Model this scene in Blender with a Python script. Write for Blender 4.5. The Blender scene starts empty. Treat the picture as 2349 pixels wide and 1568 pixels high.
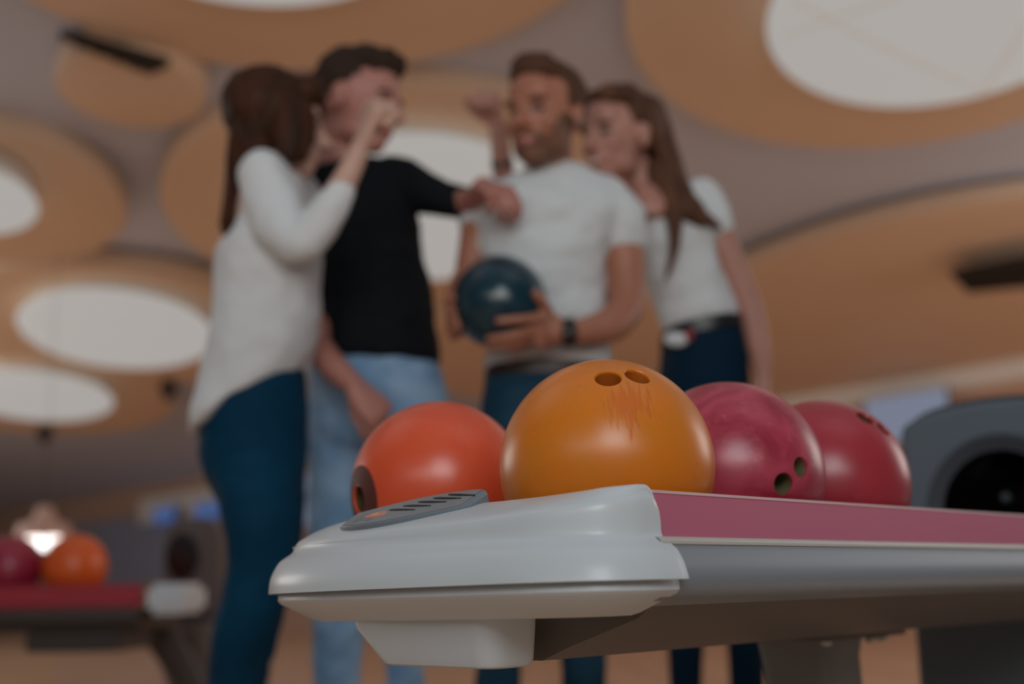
import bpy, bmesh, math, random
from mathutils import Vector, Matrix, noise
random.seed(7)
sc = bpy.context.scene
COL = sc.collection

# ------------------------------------------------------------------ camera
F = 2936.0                       # focal length in pixels of a 2349 px wide frame (45 mm)
CX, CY = 1174.5, 784.0
CAMZ = 0.60
PITCH = math.atan(551.0 / F)
ROLL = 0.018
CAM = Vector((0, 0, CAMZ))
FW = Vector((0, math.cos(PITCH), math.sin(PITCH)))
_r0 = Vector((1, 0, 0)); _u0 = Vector((0, -math.sin(PITCH), math.cos(PITCH)))
RV = _r0 * math.cos(ROLL) - _u0 * math.sin(ROLL)
UV = _u0 * math.cos(ROLL) + _r0 * math.sin(ROLL)

def P(px, py, d):
    """point seen at pixel (px, py), d metres ahead of the lens"""
    return CAM + d * (FW + (px - CX) / F * RV + (CY - py) / F * UV)

cd = bpy.data.cameras.new('camera')
cd.lens = 45.0; cd.sensor_width = 36.0; cd.clip_start = 0.05; cd.clip_end = 200
cd.dof.use_dof = True; cd.dof.focus_distance = 1.20; cd.dof.aperture_fstop = 2.4
cam = bpy.data.objects.new('camera', cd); COL.objects.link(cam)
cam.matrix_world = Matrix(((RV.x, UV.x, -FW.x, CAM.x), (RV.y, UV.y, -FW.y, CAM.y), (RV.z, UV.z, -FW.z, CAM.z), (0, 0, 0, 1)))
sc.camera = cam

# ------------------------------------------------------------------ exposure, world, daylight
sc.view_settings.view_transform = 'Standard'; sc.view_settings.look = 'None'
sc.view_settings.gamma = 1; sc.view_settings.use_curve_mapping = False
sc.view_settings.exposure = -1.87
w = bpy.data.worlds.new('world'); sc.world = w; w.use_nodes = True
w.node_tree.nodes['Background'].inputs[0].default_value = (0.84, 0.93, 1.0, 1)
w.node_tree.nodes['Background'].inputs[1].default_value = 0.30

def area(name, loc, target, size, sizey, energy, color):
    l = bpy.data.lights.new(name, 'AREA'); l.shape = 'RECTANGLE'; l.size = size; l.size_y = sizey
    l.energy = energy; l.color = color
    o = bpy.data.objects.new(name, l); COL.objects.link(o); o.location = loc
    o.rotation_euler = (Vector(target) - Vector(loc)).to_track_quat('-Z', 'Y').to_euler()
    return o
# daylight from the windows behind the photographer
area('daylight_window', (0.45, -2.6, 2.65), (0.3, 1.6, 0.8), 1.8, 1.5, 142, (0.83, 0.94, 1.0))
area('daylight_window', (-3.4, -2.4, 2.3), (-0.3, 3.0, 1.0), 1.6, 1.6, 20, (0.84, 0.94, 1.0))
# lamps of the same ceiling over and beside the camera
area('ceiling_light', (1.6, 1.0, 4.0), (1.0, 2.0, 0.0), 1.9, 1.9, 11, (1.0, 0.98, 0.95))
area('ceiling_light', (-2.2, 2.5, 3.7), (-1.6, 3.0, 0.0), 1.9, 1.9, 11, (1.0, 0.98, 0.95))

# fill lights with no fixture, added out of view to brighten the ceiling
area('ceiling_fill', (0.0, -0.8, 1.5), (0.0, 6.0, 4.4), 3.0, 0.6, 62, (1.0, 0.93, 0.86)).data.spread = 2.0
area('side_fill', (-8.5, 9.5, 2.7), (-2.0, 10.0, 1.9), 6.0, 2.4, 460, (1.0, 0.93, 0.86))  # added side fills, out of view, to lift the far floor and ceiling
area('side_fill', (7.2, 6.5, 2.9), (1.0, 9.0, 1.9), 5.0, 2.4, 370, (1.0, 0.93, 0.86))
# ------------------------------------------------------------------ materials
def mat(name, color, rough=0.5, metal=0.0, spec=0.5, coat=0.0, coat_rough=0.1, bump=None, mottle=None, emit=None, emit_s=1.0, sheen=0.0):
    m = bpy.data.materials.new(name); m.use_nodes = True
    nt = m.node_tree; b = nt.nodes['Principled BSDF']
    b.inputs['Base Color'].default_value = (*color, 1); b.inputs['Roughness'].default_value = rough
    b.inputs['Metallic'].default_value = metal; b.inputs['Specular IOR Level'].default_value = spec
    b.inputs['Coat Weight'].default_value = coat; b.inputs['Coat Roughness'].default_value = coat_rough
    b.inputs['Sheen Weight'].default_value = sheen
    tc = nt.nodes.new('ShaderNodeTexCoord')
    if mottle:                     # (color2, scale, low, high, stretch)
        c2, s, lo, hi = mottle[:4]
        mp = nt.nodes.new('ShaderNodeMapping'); mp.inputs['Scale'].default_value = mottle[4] if len(mottle) > 4 else (1, 1, 1)
        n = nt.nodes.new('ShaderNodeTexNoise'); n.inputs['Scale'].default_value = s; n.inputs['Detail'].default_value = 4
        r = nt.nodes.new('ShaderNodeValToRGB'); r.color_ramp.elements[0].position = lo; r.color_ramp.elements[1].position = hi
        r.color_ramp.elements[0].color = (*color, 1); r.color_ramp.elements[1].color = (*c2, 1)
        nt.links.new(tc.outputs['Object'], mp.inputs[0]); nt.links.new(mp.outputs[0], n.inputs['Vector'])
        nt.links.new(n.outputs[0], r.inputs[0]); nt.links.new(r.outputs[0], b.inputs['Base Color'])
    if bump:                       # (scale, strength, distance)
        n = nt.nodes.new('ShaderNodeTexNoise'); n.inputs['Scale'].default_value = bump[0]; n.inputs['Detail'].default_value = 3
        bp = nt.nodes.new('ShaderNodeBump'); bp.inputs['Strength'].default_value = bump[1]; bp.inputs['Distance'].default_value = bump[2]
        nt.links.new(tc.outputs['Object'], n.inputs['Vector']); nt.links.new(n.outputs[0], bp.inputs['Height']); nt.links.new(bp.outputs[0], b.inputs['Normal'])
    if emit:
        b.inputs['Emission Color'].default_value = (*emit, 1); b.inputs['Emission Strength'].default_value = emit_s
    return m

M = {}
M['tan'] = mat('tan_plaster', (0.84, 0.62, 0.45), 0.65, bump=(3, 0.1, 0.02))
M['ceil'] = mat('lavender_plaster', (0.66, 0.72, 0.88), 0.7)
M['lamp'] = mat('opal_lamp', (0.25, 0.25, 0.24), 0.6, emit=(1.0, 1.0, 0.975), emit_s=1.22)
M['lamprim'] = mat('lamp_rim', (0.8, 0.76, 0.7), 0.5)
M['seam'] = mat('lamp_seam', (0.55, 0.53, 0.48), 0.5, emit=(1, .98, .92), emit_s=0.80)
M['vent'] = mat('vent_black', (0.015, 0.012, 0.01), 0.6)
M['floor'] = mat('lane_wood', (0.88, 0.60, 0.40), 0.18, mottle=((0.76, 0.49, 0.31), 1.0, 0.35, 0.65, (6, 0.3, 1)))
M['white_plastic'] = mat('white_plastic', (0.74, 0.79, 0.82), 0.34, coat=0.12, coat_rough=0.12, bump=(14, 0.03, 0.002))
M['white_under'] = mat('white_matt_plastic', (0.74, 0.79, 0.84), 0.35, bump=(60, 0.05, 0.002))
M['pad'] = mat('grey_rubber_pad', (0.27, 0.29, 0.31), 0.35)
M['pad_rim'] = mat('blue_grey_pad_rim', (0.20, 0.24, 0.27), 0.3)
M['slot'] = mat('black_slot', (0.02, 0.02, 0.02), 0.6)
M['emblem'] = mat('orange_emblem', (0.78, 0.28, 0.20), 0.4)
M['emblem2'] = mat('yellow_emblem_mark', (0.85, 0.50, 0.28), 0.4)
M['pink'] = mat('pink_rail', (0.64, 0.165, 0.265), 0.4)
M['pink_edge'] = mat('pale_pink_edge', (0.75, 0.50, 0.50), 0.4)
M['silver'] = mat('silver_rail', (0.30, 0.335, 0.385), 0.46, metal=0.25)
M['lip'] = mat('pale_lip', (0.62, 0.58, 0.53), 0.4)
M['frame'] = mat('grey_brown_frame', (0.17, 0.145, 0.13), 0.45)
M['leg'] = mat('grey_leg', (0.22, 0.22, 0.22), 0.4)
M['housing'] = mat('slate_housing', (0.135, 0.175, 0.21), 0.55)
M['housing_dark'] = mat('dark_slate_cap', (0.05, 0.065, 0.08), 0.5)
M['inside'] = mat('black_inside', (0.006, 0.005, 0.005), 0.2)
M['bolt'] = mat('bolt_metal', (0.6, 0.6, 0.6), 0.25, metal=1)
M['hole'] = mat('hole_wall', (0.10, 0.055, 0.02), 0.6)
M['hole_pale'] = mat('olive_hole_liner', (0.20, 0.17, 0.09), 0.5)
M['insert'] = mat('brown_insert', (0.11, 0.025, 0.018), 0.6)
M['wall'] = mat('far_wall', (0.62, 0.40, 0.29), 0.7)
M['trimw'] = mat('pale_trim', (0.92, 0.88, 0.82), 0.6)
M['maskdark'] = mat('masking_panel', (0.34, 0.36, 0.47), 0.5)
M['screen'] = mat('blue_screen', (0.05, 0.07, 0.1), 0.3, emit=(0.62, 0.70, 0.95), emit_s=0.95)
M['screenb'] = mat('deep_blue_screen', (0.02, 0.05, 0.1), 0.3, emit=(0.13, 0.24, 0.62), emit_s=1.3)
M['bulb'] = mat('bulb', (1, 1, 1), 0.4, emit=(1, 1, 0.98), emit_s=7)
M['shade'] = mat('peach_shade', (0.75, 0.50, 0.42), 0.5)
M['darkred'] = mat('dark_red_rail', (0.45, 0.04, 0.06), 0.4)
M['bgframe'] = mat('brown_black_frame', (0.07, 0.055, 0.05), 0.5)
M['bghousing'] = mat('brown_grey_housing', (0.16, 0.125, 0.115), 0.5)

def skin(name, c, c2):
    m = mat(name, c, 0.48, mottle=(c2, 9, 0.3, 0.7))
    b = m.node_tree.nodes['Principled BSDF']
    b.inputs['Subsurface Weight'].default_value = 0.1; b.inputs['Subsurface Radius'].default_value = (0.02, 0.008, 0.004)
    b.inputs['Subsurface Scale'].default_value = 0.3
    return m
M['skinA'] = skin('skin_pale', (0.66, 0.42, 0.33), (0.60, 0.36, 0.28))
M['skinB'] = skin('skin_rosy', (0.52, 0.24, 0.19), (0.46, 0.19, 0.15))
M['skinC'] = skin('skin_tanned', (0.47, 0.20, 0.125), (0.41, 0.165, 0.10))
M['skinD'] = skin('skin_light', (0.54, 0.28, 0.215), (0.47, 0.22, 0.17))
M['lips'] = mat('lips', (0.38, 0.13, 0.10), 0.4)
M['eye'] = mat('dark_eye', (0.045, 0.025, 0.02), 0.25)
M['brow'] = mat('brow_hair', (0.08, 0.035, 0.02), 0.7)
M['stubble'] = mat('stubble', (0.19, 0.085, 0.05), 0.6)
M['teeth'] = mat('teeth', (0.60, 0.50, 0.45), 0.4)
M['hairA'] = mat('dark_brown_hair', (0.035, 0.016, 0.010), 0.5, mottle=((0.075, 0.028, 0.014), 30, 0.35, 0.7, (1, 1, 0.12)), bump=(60, 0.4, 0.006))
M['hairB'] = mat('brown_short_hair', (0.045, 0.026, 0.018), 0.6, bump=(90, 0.6, 0.008))
M['hairC'] = mat('cropped_brown_hair', (0.10, 0.047, 0.028), 0.6, bump=(90, 0.6, 0.006))
M['hairD'] = mat('long_brown_hair', (0.085, 0.040, 0.025), 0.5, mottle=((0.15, 0.07, 0.038), 30, 0.35, 0.7, (1, 1, 0.12)), bump=(60, 0.4, 0.006))
M['blouse'] = mat('white_blouse', (0.76, 0.79, 0.81), 0.8, bump=(7, 0.5, 0.03), sheen=0.2)
M['tee_white'] = mat('white_cotton', (0.74, 0.78, 0.80), 0.85, bump=(8, 0.5, 0.03))
M['tee_black'] = mat('black_cotton', (0.008, 0.010, 0.013), 0.8, bump=(8, 0.6, 0.03))
M['jeansA'] = mat('teal_denim', (0.004, 0.060, 0.125), 0.75, mottle=((0.002, 0.038, 0.085), 5, 0.35, 0.65), bump=(12, 0.4, 0.01))
M['jeansB'] = mat('washed_denim', (0.20, 0.37, 0.60), 0.8, mottle=((0.36, 0.54, 0.76), 11, 0.35, 0.65), bump=(12, 0.4, 0.01))
M['jeansC'] = mat('dark_teal_denim', (0.012, 0.052, 0.095), 0.75, mottle=((0.03, 0.09, 0.15), 7, 0.4, 0.7), bump=(12, 0.4, 0.01))
M['jeansD'] = mat('navy_denim', (0.003, 0.022, 0.048), 0.75, bump=(12, 0.4, 0.01))
M['belt_brown'] = mat('brown_belt', (0.035, 0.016, 0.012), 0.4)
M['belt_black'] = mat('black_belt', (0.012, 0.014, 0.018), 0.35)
M['red'] = mat('red_tab', (0.35, 0.03, 0.04), 0.6)
M['shoe'] = mat('white_shoe', (0.6, 0.6, 0.6), 0.5)
M['watch'] = mat('black_watch', (0.012, 0.012, 0.014), 0.35)

def ball_mat(name, base, base2, blotch, blotch_amt, rough, scale=5.0, streak_dir=None, streak_col=None, seed=0.0):
    """worn urethane: two tones, rubbed patches, hairline scratches; optional scraped finish under the finger holes"""
    m = bpy.data.materials.new(name); m.use_nodes = True; nt = m.node_tree; N = nt.nodes; L = nt.links
    b = N['Principled BSDF']
    tc = N.new('ShaderNodeTexCoord')
    mp = N.new('ShaderNodeMapping'); mp.inputs['Location'].default_value = (seed, seed * .7, -seed); L.new(tc.outputs['Object'], mp.inputs[0])
    n1 = N.new('ShaderNodeTexNoise'); n1.inputs['Scale'].default_value = scale * 2.4; n1.inputs['Detail'].default_value = 5; n1.inputs['Roughness'].default_value = .6; n1.inputs['Distortion'].default_value = 1.2
    L.new(mp.outputs[0], n1.inputs['Vector'])
    r1 = N.new('ShaderNodeValToRGB'); r1.color_ramp.elements[0].position = .35; r1.color_ramp.elements[1].position = .68
    r1.color_ramp.elements[0].color = (*base, 1); r1.color_ramp.elements[1].color = (*base2, 1); L.new(n1.outputs[0], r1.inputs[0])
    n2 = N.new('ShaderNodeTexNoise'); n2.inputs['Scale'].default_value = scale * 9; n2.inputs['Detail'].default_value = 8; n2.inputs['Roughness'].default_value = .75
    L.new(mp.outputs[0], n2.inputs['Vector'])
    r2 = N.new('ShaderNodeValToRGB'); r2.color_ramp.elements[0].position = .56; r2.color_ramp.elements[1].position = .74
    r2.color_ramp.elements[1].color = (blotch_amt,) * 3 + (1,); r2.color_ramp.elements[0].color = (0, 0, 0, 1)
    L.new(n2.outputs[0], r2.inputs[0])
    mx = N.new('ShaderNodeMixRGB'); L.new(r2.outputs[0], mx.inputs[0]); L.new(r1.outputs[0], mx.inputs[1]); mx.inputs[2].default_value = (*blotch, 1)
    # hairline scratches
    wv = N.new('ShaderNodeTexVoronoi'); wv.feature = 'DISTANCE_TO_EDGE'; wv.inputs['Scale'].default_value = 26
    mp2 = N.new('ShaderNodeMapping'); mp2.inputs['Scale'].default_value = (1, .35, .8); mp2.inputs['Rotation'].default_value = (.6, .9, .3)
    L.new(mp.outputs[0], mp2.inputs[0]); L.new(mp2.outputs[0], wv.inputs['Vector'])
    rs = N.new('ShaderNodeValToRGB'); rs.color_ramp.elements[0].position = 0.0; rs.color_ramp.elements[1].position = .012
    rs.color_ramp.elements[0].color = (1, 1, 1, 1); rs.color_ramp.elements[1].color = (0, 0, 0, 1); L.new(wv.outputs['Distance'], rs.inputs[0])
    ms = N.new('ShaderNodeMath'); ms.operation = 'MULTIPLY'; L.new(rs.outputs[0], ms.inputs[0]); L.new(r2.outputs[0], ms.inputs[1])
    out = mx.outputs[0]
    rough_sock = None
    if streak_dir is not None:
        c, along, across = streak_dir          # centre, direction of the streaks, sideways (object space, unit)
        sb = N.new('ShaderNodeVectorMath'); sb.operation = 'SUBTRACT'; L.new(tc.outputs['Object'], sb.inputs[0]); sb.inputs[1].default_value = c
        def dot(v, s):
            d = N.new('ShaderNodeVectorMath'); d.operation = 'DOT_PRODUCT'; L.new(sb.outputs[0], d.inputs[0]); d.inputs[1].default_value = [q * s for q in v]
            return d.outputs['Value']
        da, dc = dot(along, 1 / .030), dot(across, 1 / .026)
        cb = N.new('ShaderNodeCombineXYZ'); L.new(da, cb.inputs[0]); L.new(dc, cb.inputs[1])
        ln = N.new('ShaderNodeVectorMath'); ln.operation = 'LENGTH'; L.new(cb.outputs[0], ln.inputs[0])
        cb2 = N.new('ShaderNodeCombineXYZ')
        a2, c2 = dot(along, 26), dot(across, 190); L.new(a2, cb2.inputs[0]); L.new(c2, cb2.inputs[1])
        n3 = N.new('ShaderNodeTexNoise'); n3.inputs['Scale'].default_value = 1.0; n3.inputs['Detail'].default_value = 5; L.new(cb2.outputs[0], n3.inputs['Vector'])
        sm = N.new('ShaderNodeMath'); sm.operation = 'MULTIPLY_ADD'; L.new(ln.outputs['Value'], sm.inputs[0]); sm.inputs[1].default_value = -.28; L.new(n3.outputs[0], sm.inputs[2])
        r3 = N.new('ShaderNodeValToRGB'); r3.color_ramp.elements[0].position = .255; r3.color_ramp.elements[1].position = .36; L.new(sm.outputs[0], r3.inputs[0])
        mx2 = N.new('ShaderNodeMixRGB'); L.new(r3.outputs[0], mx2.inputs[0]); L.new(out, mx2.inputs[1]); mx2.inputs[2].default_value = (*streak_col, 1)
        out = mx2.outputs[0]
        rr = N.new('ShaderNodeMath'); rr.operation = 'MULTIPLY_ADD'; L.new(r3.outputs[0], rr.inputs[0]); rr.inputs[1].default_value = .28; rr.inputs[2].default_value = rough
        rough_sock = rr.outputs[0]
        bp = N.new('ShaderNodeBump'); bp.inputs['Strength'].default_value = .5; bp.inputs['Distance'].default_value = .0006
        L.new(r3.outputs[0], bp.inputs['Height']); L.new(bp.outputs[0], b.inputs['Normal'])
    L.new(out, b.inputs['Base Color'])
    if rough_sock: L.new(rough_sock, b.inputs['Roughness'])
    else: b.inputs['Roughness'].default_value = rough
    b.inputs['Coat Weight'].default_value = 0.30; b.inputs['Coat Roughness'].default_value = .26
    b.inputs['Specular IOR Level'].default_value = .5
    return m

for k in list(M):
    if k.startswith(('jeans', 'tee', 'blouse', 'hair')): M[k].node_tree.nodes['Principled BSDF'].inputs['Specular IOR Level'].default_value = .12
# ------------------------------------------------------------------ object helpers
def link_mesh(name, me, m, parent=None, smooth=True, angle=None):
    o = bpy.data.objects.new(name, me); COL.objects.link(o)
    ms = m if isinstance(m, (list, tuple)) else [m]
    for x in ms: me.materials.append(x)
    if smooth: me.shade_smooth()
    if angle: me.set_sharp_from_angle(angle=math.radians(angle))
    if parent is not None:
        root = parent; off = Vector(root.location)
        while root.parent: root = root.parent; off = off + Vector(root.location)
        me.transform(Matrix.Translation(-off)); o.parent = parent
    return o

def obj(name, bm, m, parent=None, smooth=True, angle=35):
    me = bpy.data.meshes.new(name); bmesh.ops.recalc_face_normals(bm, faces=bm.faces[:]); bm.to_mesh(me); bm.free()
    return link_mesh(name, me, m, parent, smooth, angle)

def thing(name, label, cat, loc=(0, 0, 0), group=None):
    o = bpy.data.objects.new(name, None); COL.objects.link(o); o.location = loc; o.empty_display_size = .1
    o['label'] = label; o['category'] = cat
    if group: o['group'] = group
    return o

def tag(o, label, cat, group=None):
    o['label'] = label; o['category'] = cat
    if group: o['group'] = group
    return o

def struct(o): o['kind'] = 'structure'; return o

def recentre(o):
    """put the origin of a single-mesh thing at its own base"""
    me = o.data; n = len(me.vertices); c = Vector((0, 0, 0)); z = 1e9
    for v in me.vertices: c += v.co; z = min(z, v.co.z)
    c /= n; c.z = z
    me.transform(Matrix.Translation(-c)); o.location = c
    return o

def loft(bm, rings, cap=True, closed=False, closed_ring=True):
    vs = [[bm.verts.new(p) for p in r] for r in rings]
    n = len(vs[0]); k = len(vs)
    for i in range(k if closed else k - 1):
        a, b = vs[i], vs[(i + 1) % k]
        for j in range(n if closed_ring else n - 1):
            bm.faces.new((a[j], a[(j + 1) % n], b[(j + 1) % n], b[j]))
    if cap and not closed:
        bm.faces.new(vs[0][::-1]); bm.faces.new(vs[-1])
    return vs

def catmull(pts, sub):
    """pts: list of tuples/lists of floats"""
    out = []; n = len(pts)
    for i in range(n - 1):
        p0, p1, p2, p3 = pts[max(i - 1, 0)], pts[i], pts[i + 1], pts[min(i + 2, n - 1)]
        for k in range(sub):
            t = k / sub; t2 = t * t; t3 = t2 * t
            out.append([.5 * (2 * b + (c - a) * t + (2 * a - 5 * b + 4 * c - d) * t2 + (3 * b - a - 3 * c + d) * t3) for a, b, c, d in zip(p0, p1, p2, p3)])
    out.append(list(pts[-1])); return out

def frame(t, ref):
    t = t.normalized(); s = ref - t * ref.dot(t)
    if s.length < 1e-4: s = Vector((1, 0, 0)) - t * t.x
    s.normalize(); return s, t.cross(s)

def tube(bm, pts, ref=Vector((0, 0, 1)), n=18, sub=4, round_ends=True):
    """pts: (Vector, r_side, r_other); ends are rounded"""
    q = catmull([[*p[0], p[1], p[2] if len(p) > 2 else p[1]] for p in pts], sub)
    rings = []
    c = [Vector(x[:3]) for x in q]
    def ring(p, t, a, b):
        s, o = frame(t, ref)
        return [p + s * (a * math.cos(2 * math.pi * k / n)) + o * (b * math.sin(2 * math.pi * k / n)) for k in range(n)]
    t0 = (c[1] - c[0]).normalized(); t1 = (c[-1] - c[-2]).normalized()
    if round_ends:
        for ang in (80, 55, 28):
            g = math.radians(ang); a, b = q[0][3], q[0][4]
            rings.append(ring(c[0] - t0 * min(a, b) * math.sin(g), t0, a * math.cos(g), b * math.cos(g)))
    for i, x in enumerate(q):
        t = (c[min(i + 1, len(c) - 1)] - c[max(i - 1, 0)])
        if t.length < 1e-6: t = t0
        rings.append(ring(c[i], t, max(x[3], .001), max(x[4], .001)))
    if round_ends:
        for ang in (28, 55, 80):
            g = math.radians(ang); a, b = q[-1][3], q[-1][4]
            rings.append(ring(c[-1] + t1 * min(a, b) * math.sin(g), t1, a * math.cos(g), b * math.cos(g)))
    loft(bm, rings)

def ellipsoid(bm, c, r, rot=None, seg=20):
    m = Matrix.Translation(c) @ (rot.to_4x4() if rot else Matrix.Identity(4)) @ Matrix.Diagonal((r[0], r[1], r[2], 1))
    bmesh.ops.create_uvsphere(bm, u_segments=seg, v_segments=max(seg // 2 + 2, 8), radius=1, matrix=m)

def boxm(bm, mat4, size, bevel=0.0, seg=3):
    r = bmesh.ops.create_cube(bm, size=1, matrix=mat4 @ Matrix.Diagonal((*size, 1)))
    if bevel:
        es = list({e for v in r['verts'] for e in v.link_edges})
        bmesh.ops.bevel(bm, geom=es, offset=bevel, segments=seg, affect='EDGES', profile=.5)

def baked(name, bm, mods):
    """evaluate modifiers once and keep the result as a plain mesh"""
    me = bpy.data.meshes.new(name + '_tmp'); bmesh.ops.recalc_face_normals(bm, faces=bm.faces[:]); bm.to_mesh(me); bm.free()
    o = bpy.data.objects.new(name + '_tmp', me); COL.objects.link(o)
    mods(o)
    dg = bpy.context.evaluated_depsgraph_get(); dg.update()
    out = bpy.data.meshes.new_from_object(o.evaluated_get(dg), depsgraph=dg)
    out.name = name; out.materials.clear()
    bpy.data.objects.remove(o); bpy.data.meshes.remove(me)
    return out

def blob(name, bm, m, parent, voxel=.006, smooth=4, paint=None, wrinkle=None):
    def mods(o):
        r = o.modifiers.new('r', 'REMESH'); r.mode = 'VOXEL'; r.voxel_size = voxel
        s = o.modifiers.new('s', 'SMOOTH'); s.factor = .5; s.iterations = smooth
    me = baked(name, bm, mods)
    if wrinkle:
        amp, sx, sz = wrinkle
        nrm = [v.normal.copy() for v in me.vertices]
        for v, nn in zip(me.vertices, nrm):
            q = Vector((v.co.x * sx, v.co.y * sx, v.co.z * sz))
            v.co += nn * amp * (noise.noise(q) + .5 * noise.noise(q * 2.3))
    if paint:
        for p in me.polygons:
            for inv, rr, idx in paint:
                l = inv @ p.center
                if (l.x / rr[0]) ** 2 + (l.y / rr[1]) ** 2 + (l.z / rr[2]) ** 2 < 1: p.material_index = idx
    return link_mesh(name, me, m, parent)

# ================================================================== THE ROOM
C0, K0 = 3.7, 0.13                       # ceiling height above the lens and its fall along y
def ceil_z(y): return CAMZ + C0 - K0 * y
def on_ceil(px, py, drop=0.0):
    """where the sight line through a pixel meets the sloping ceiling"""
    d = P(px, py, 1.0) - CAM
    t = (C0 - drop) / (d.z + K0 * d.y)
    return CAM + d * t, t

def slab(name, pts_xy, zf, th, m, up=True):
    bm = bmesh.new()
    a = [bm.verts.new((x, y, zf(y))) for x, y in pts_xy]; b = [bm.verts.new((x, y, zf(y) + th)) for x, y in pts_xy]
    n = len(a); bm.faces.new(a); bm.faces.new(b[::-1])
    for i in range(n): bm.faces.new((a[i], a[(i + 1) % n], b[(i + 1) % n], b[i]))
    return struct(obj(name, bm, m, smooth=False, angle=None))
# far wall runs from lower left (far) to right (near)
WA = on_ceil(2349, 820)[0]; WB = on_ceil(0, 1205)[0]
wd = (WB - WA); wd.z = 0; wd.normalize()
wn = Vector((wd.y, -wd.x, 0));  wn = -wn if wn.y > 0 else wn           # faces the camera
W0 = WA - wd * 5; W1 = WB + wd * 5
slab('floor', [(-15, -4), (9.5, -4), (9.5, 26), (-15, 26)], lambda y: 0.0, -.1, M['floor'])
slab('ceiling', [(-15, -1), (9.5, -1), (9.5, 26), (-15, 26)], lambda y: ceil_z(y) + .22, .1, M['ceil'])

def wall_panel(bm, s0, s1, z0, z1, off, th=.04, slope=False):
    """box on the far wall; s measured from W0 along the wall"""
    def pt(s, o, z): q = W0 + wd * s + wn * o; return Vector((q.x, q.y, z if z is not None else ceil_z(q.y) + .25))
    vs = [bm.verts.new(pt(s, o, z)) for s in (s0, s1) for o in (off, off + th) for z in (z0, z1)]
    for f in ((0, 1, 3, 2), (4, 6, 7, 5), (0, 4, 5, 1), (2, 3, 7, 6), (0, 2, 6, 4), (1, 5, 7, 3)): bm.faces.new([vs[i] for i in f])
def wall_s(px):
    d = P(px, 1000, 1) - CAM
    # intersect in plan with wall line
    A = W0; det = d.x * (-wd.y) + wd.x * d.y
    s = (d.x * (A.y) - d.y * (A.x)) / (-det) if abs(det) > 1e-9 else 0
    # solve t*d = A + s*wd
    s = (A.x * d.y - A.y * d.x) / (wd.y * d.x - wd.x * d.y)
    t = (A.x + s * wd.x) / d.x if abs(d.x) > abs(d.y) else (A.y + s * wd.y) / d.y
    return s, t
def wall_z(px, py):
    s, t = wall_s(px); d = P(px, py, 1) - CAM; dd = P(px, 1000, 1) - CAM
    tt = t * math.hypot(dd.x, dd.y) / math.hypot(d.x, d.y)
    return CAMZ + d.z * tt
LEN = (W1 - W0).length
bm = bmesh.new(); wall_panel(bm, 0, LEN, 0, None, -.1, .1); struct(obj('wall_far', bm, M['wall'], smooth=False, angle=None))
# pale strip following the underside of the ceiling
def sloped_strip(name, px0, px1, dy0, dy1, off, m, th=.05):
    bm = bmesh.new(); v = []
    for px in (px0, px1):
        s, _ = wall_s(px); ye = 1205 - .164 * px
        for o in (off, off + th):
            for dy in (dy0, dy1):
                q = W0 + wd * s + wn * o; v.append(bm.verts.new((q.x, q.y, wall_z(px, ye + dy))))
    for f in ((0, 1, 3, 2), (4, 6, 7, 5), (0, 4, 5, 1), (2, 3, 7, 6), (0, 2, 6, 4), (1, 5, 7, 3)): bm.faces.new([v[i] for i in f])
    return struct(obj(name, bm, m, smooth=False, angle=None))
sloped_strip('trim_1', 2800, 330, -6, 52, .0, M['trimw'])
# dark masking board over the lanes at the left
sloped_strip('wall_masking', 560, 150, 30, 190, .0, M['maskdark'], .03)

# ------------------------------------------------------------------ ceiling panels and lamps
def ring_pts(c, ux, uy, a, b, n=64): return [c + ux * (a * math.cos(2 * math.pi * k / n)) + uy * (b * math.sin(2 * math.pi * k / n)) for k in range(n)]
def disc_thing(kind, label, cat, grp, px, py, sx, sy, drop, th, m, lamp=False):
    """round slab hung under the ceiling: seen centre and half width / half height in pixels"""
    qx, qy = px, py; c, t = on_ceil(qx, qy, drop); r = sx * t / F
    d = (c - CAM).normalized(); tilt = math.asin(min(sy / sx, .95)) - math.asin(d.z / math.hypot(d.y, d.z))
    for it in range(40):
        c, t = on_ceil(qx, qy, drop)
        ux = Vector((1, 0, 0)); uy = Vector((0, math.cos(tilt), -math.sin(tilt))); un = Vector((0, -math.sin(tilt), -math.cos(tilt)))
        X = []; Y = []
        for k in range(48):
            v = c + ux * (r * math.cos(k * math.pi / 24)) + uy * (r * math.sin(k * math.pi / 24)) - CAM
            z = max(v.dot(FW), .2); X.append(CX + F * v.dot(RV) / z); Y.append(CY - F * v.dot(UV) / z)
        w_, h_ = (max(X) - min(X)) / 2, (max(Y) - min(Y)) / 2
        qx += .5 * (px - (max(X) + min(X)) / 2); qy += .5 * (py - (max(Y) + min(Y)) / 2)
        r *= (sx / w_) ** .5; tilt += .25 * (sy - h_) / sx
        tilt = max(-.05, min(tilt, .45))
    return c, r, ux, uy, un
panels = [
    # px, py, sx, sy, label
    (590, -335, 850, 500, 'tan round ceiling panel crossing the top edge above the two men'),
    (2180, -100, 745, 445, 'big tan round ceiling panel around the brightest lamp at top right'),
    (930, 450, 565, 255, 'tan round ceiling panel behind the heads of the two men'),
    (-60, 440, 350, 165, 'tan round ceiling panel at the left edge around a half-seen lamp'),
    (250, 745, 420, 135, 'low tan round ceiling panel behind the woman in the long white blouse'),
    (70, 905, 330, 92, 'farthest and lowest tan round ceiling panel at the left'),
    (2330, 690, 800, 255, 'wide tan round ceiling panel with the black vent at right'),
    (300, 205, 175, 88, 'small tan round ceiling panel just under the long narrow vent'),
    (1330, 800, 420, 130, 'tan round ceiling panel seen low behind the held ball'),
]
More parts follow.
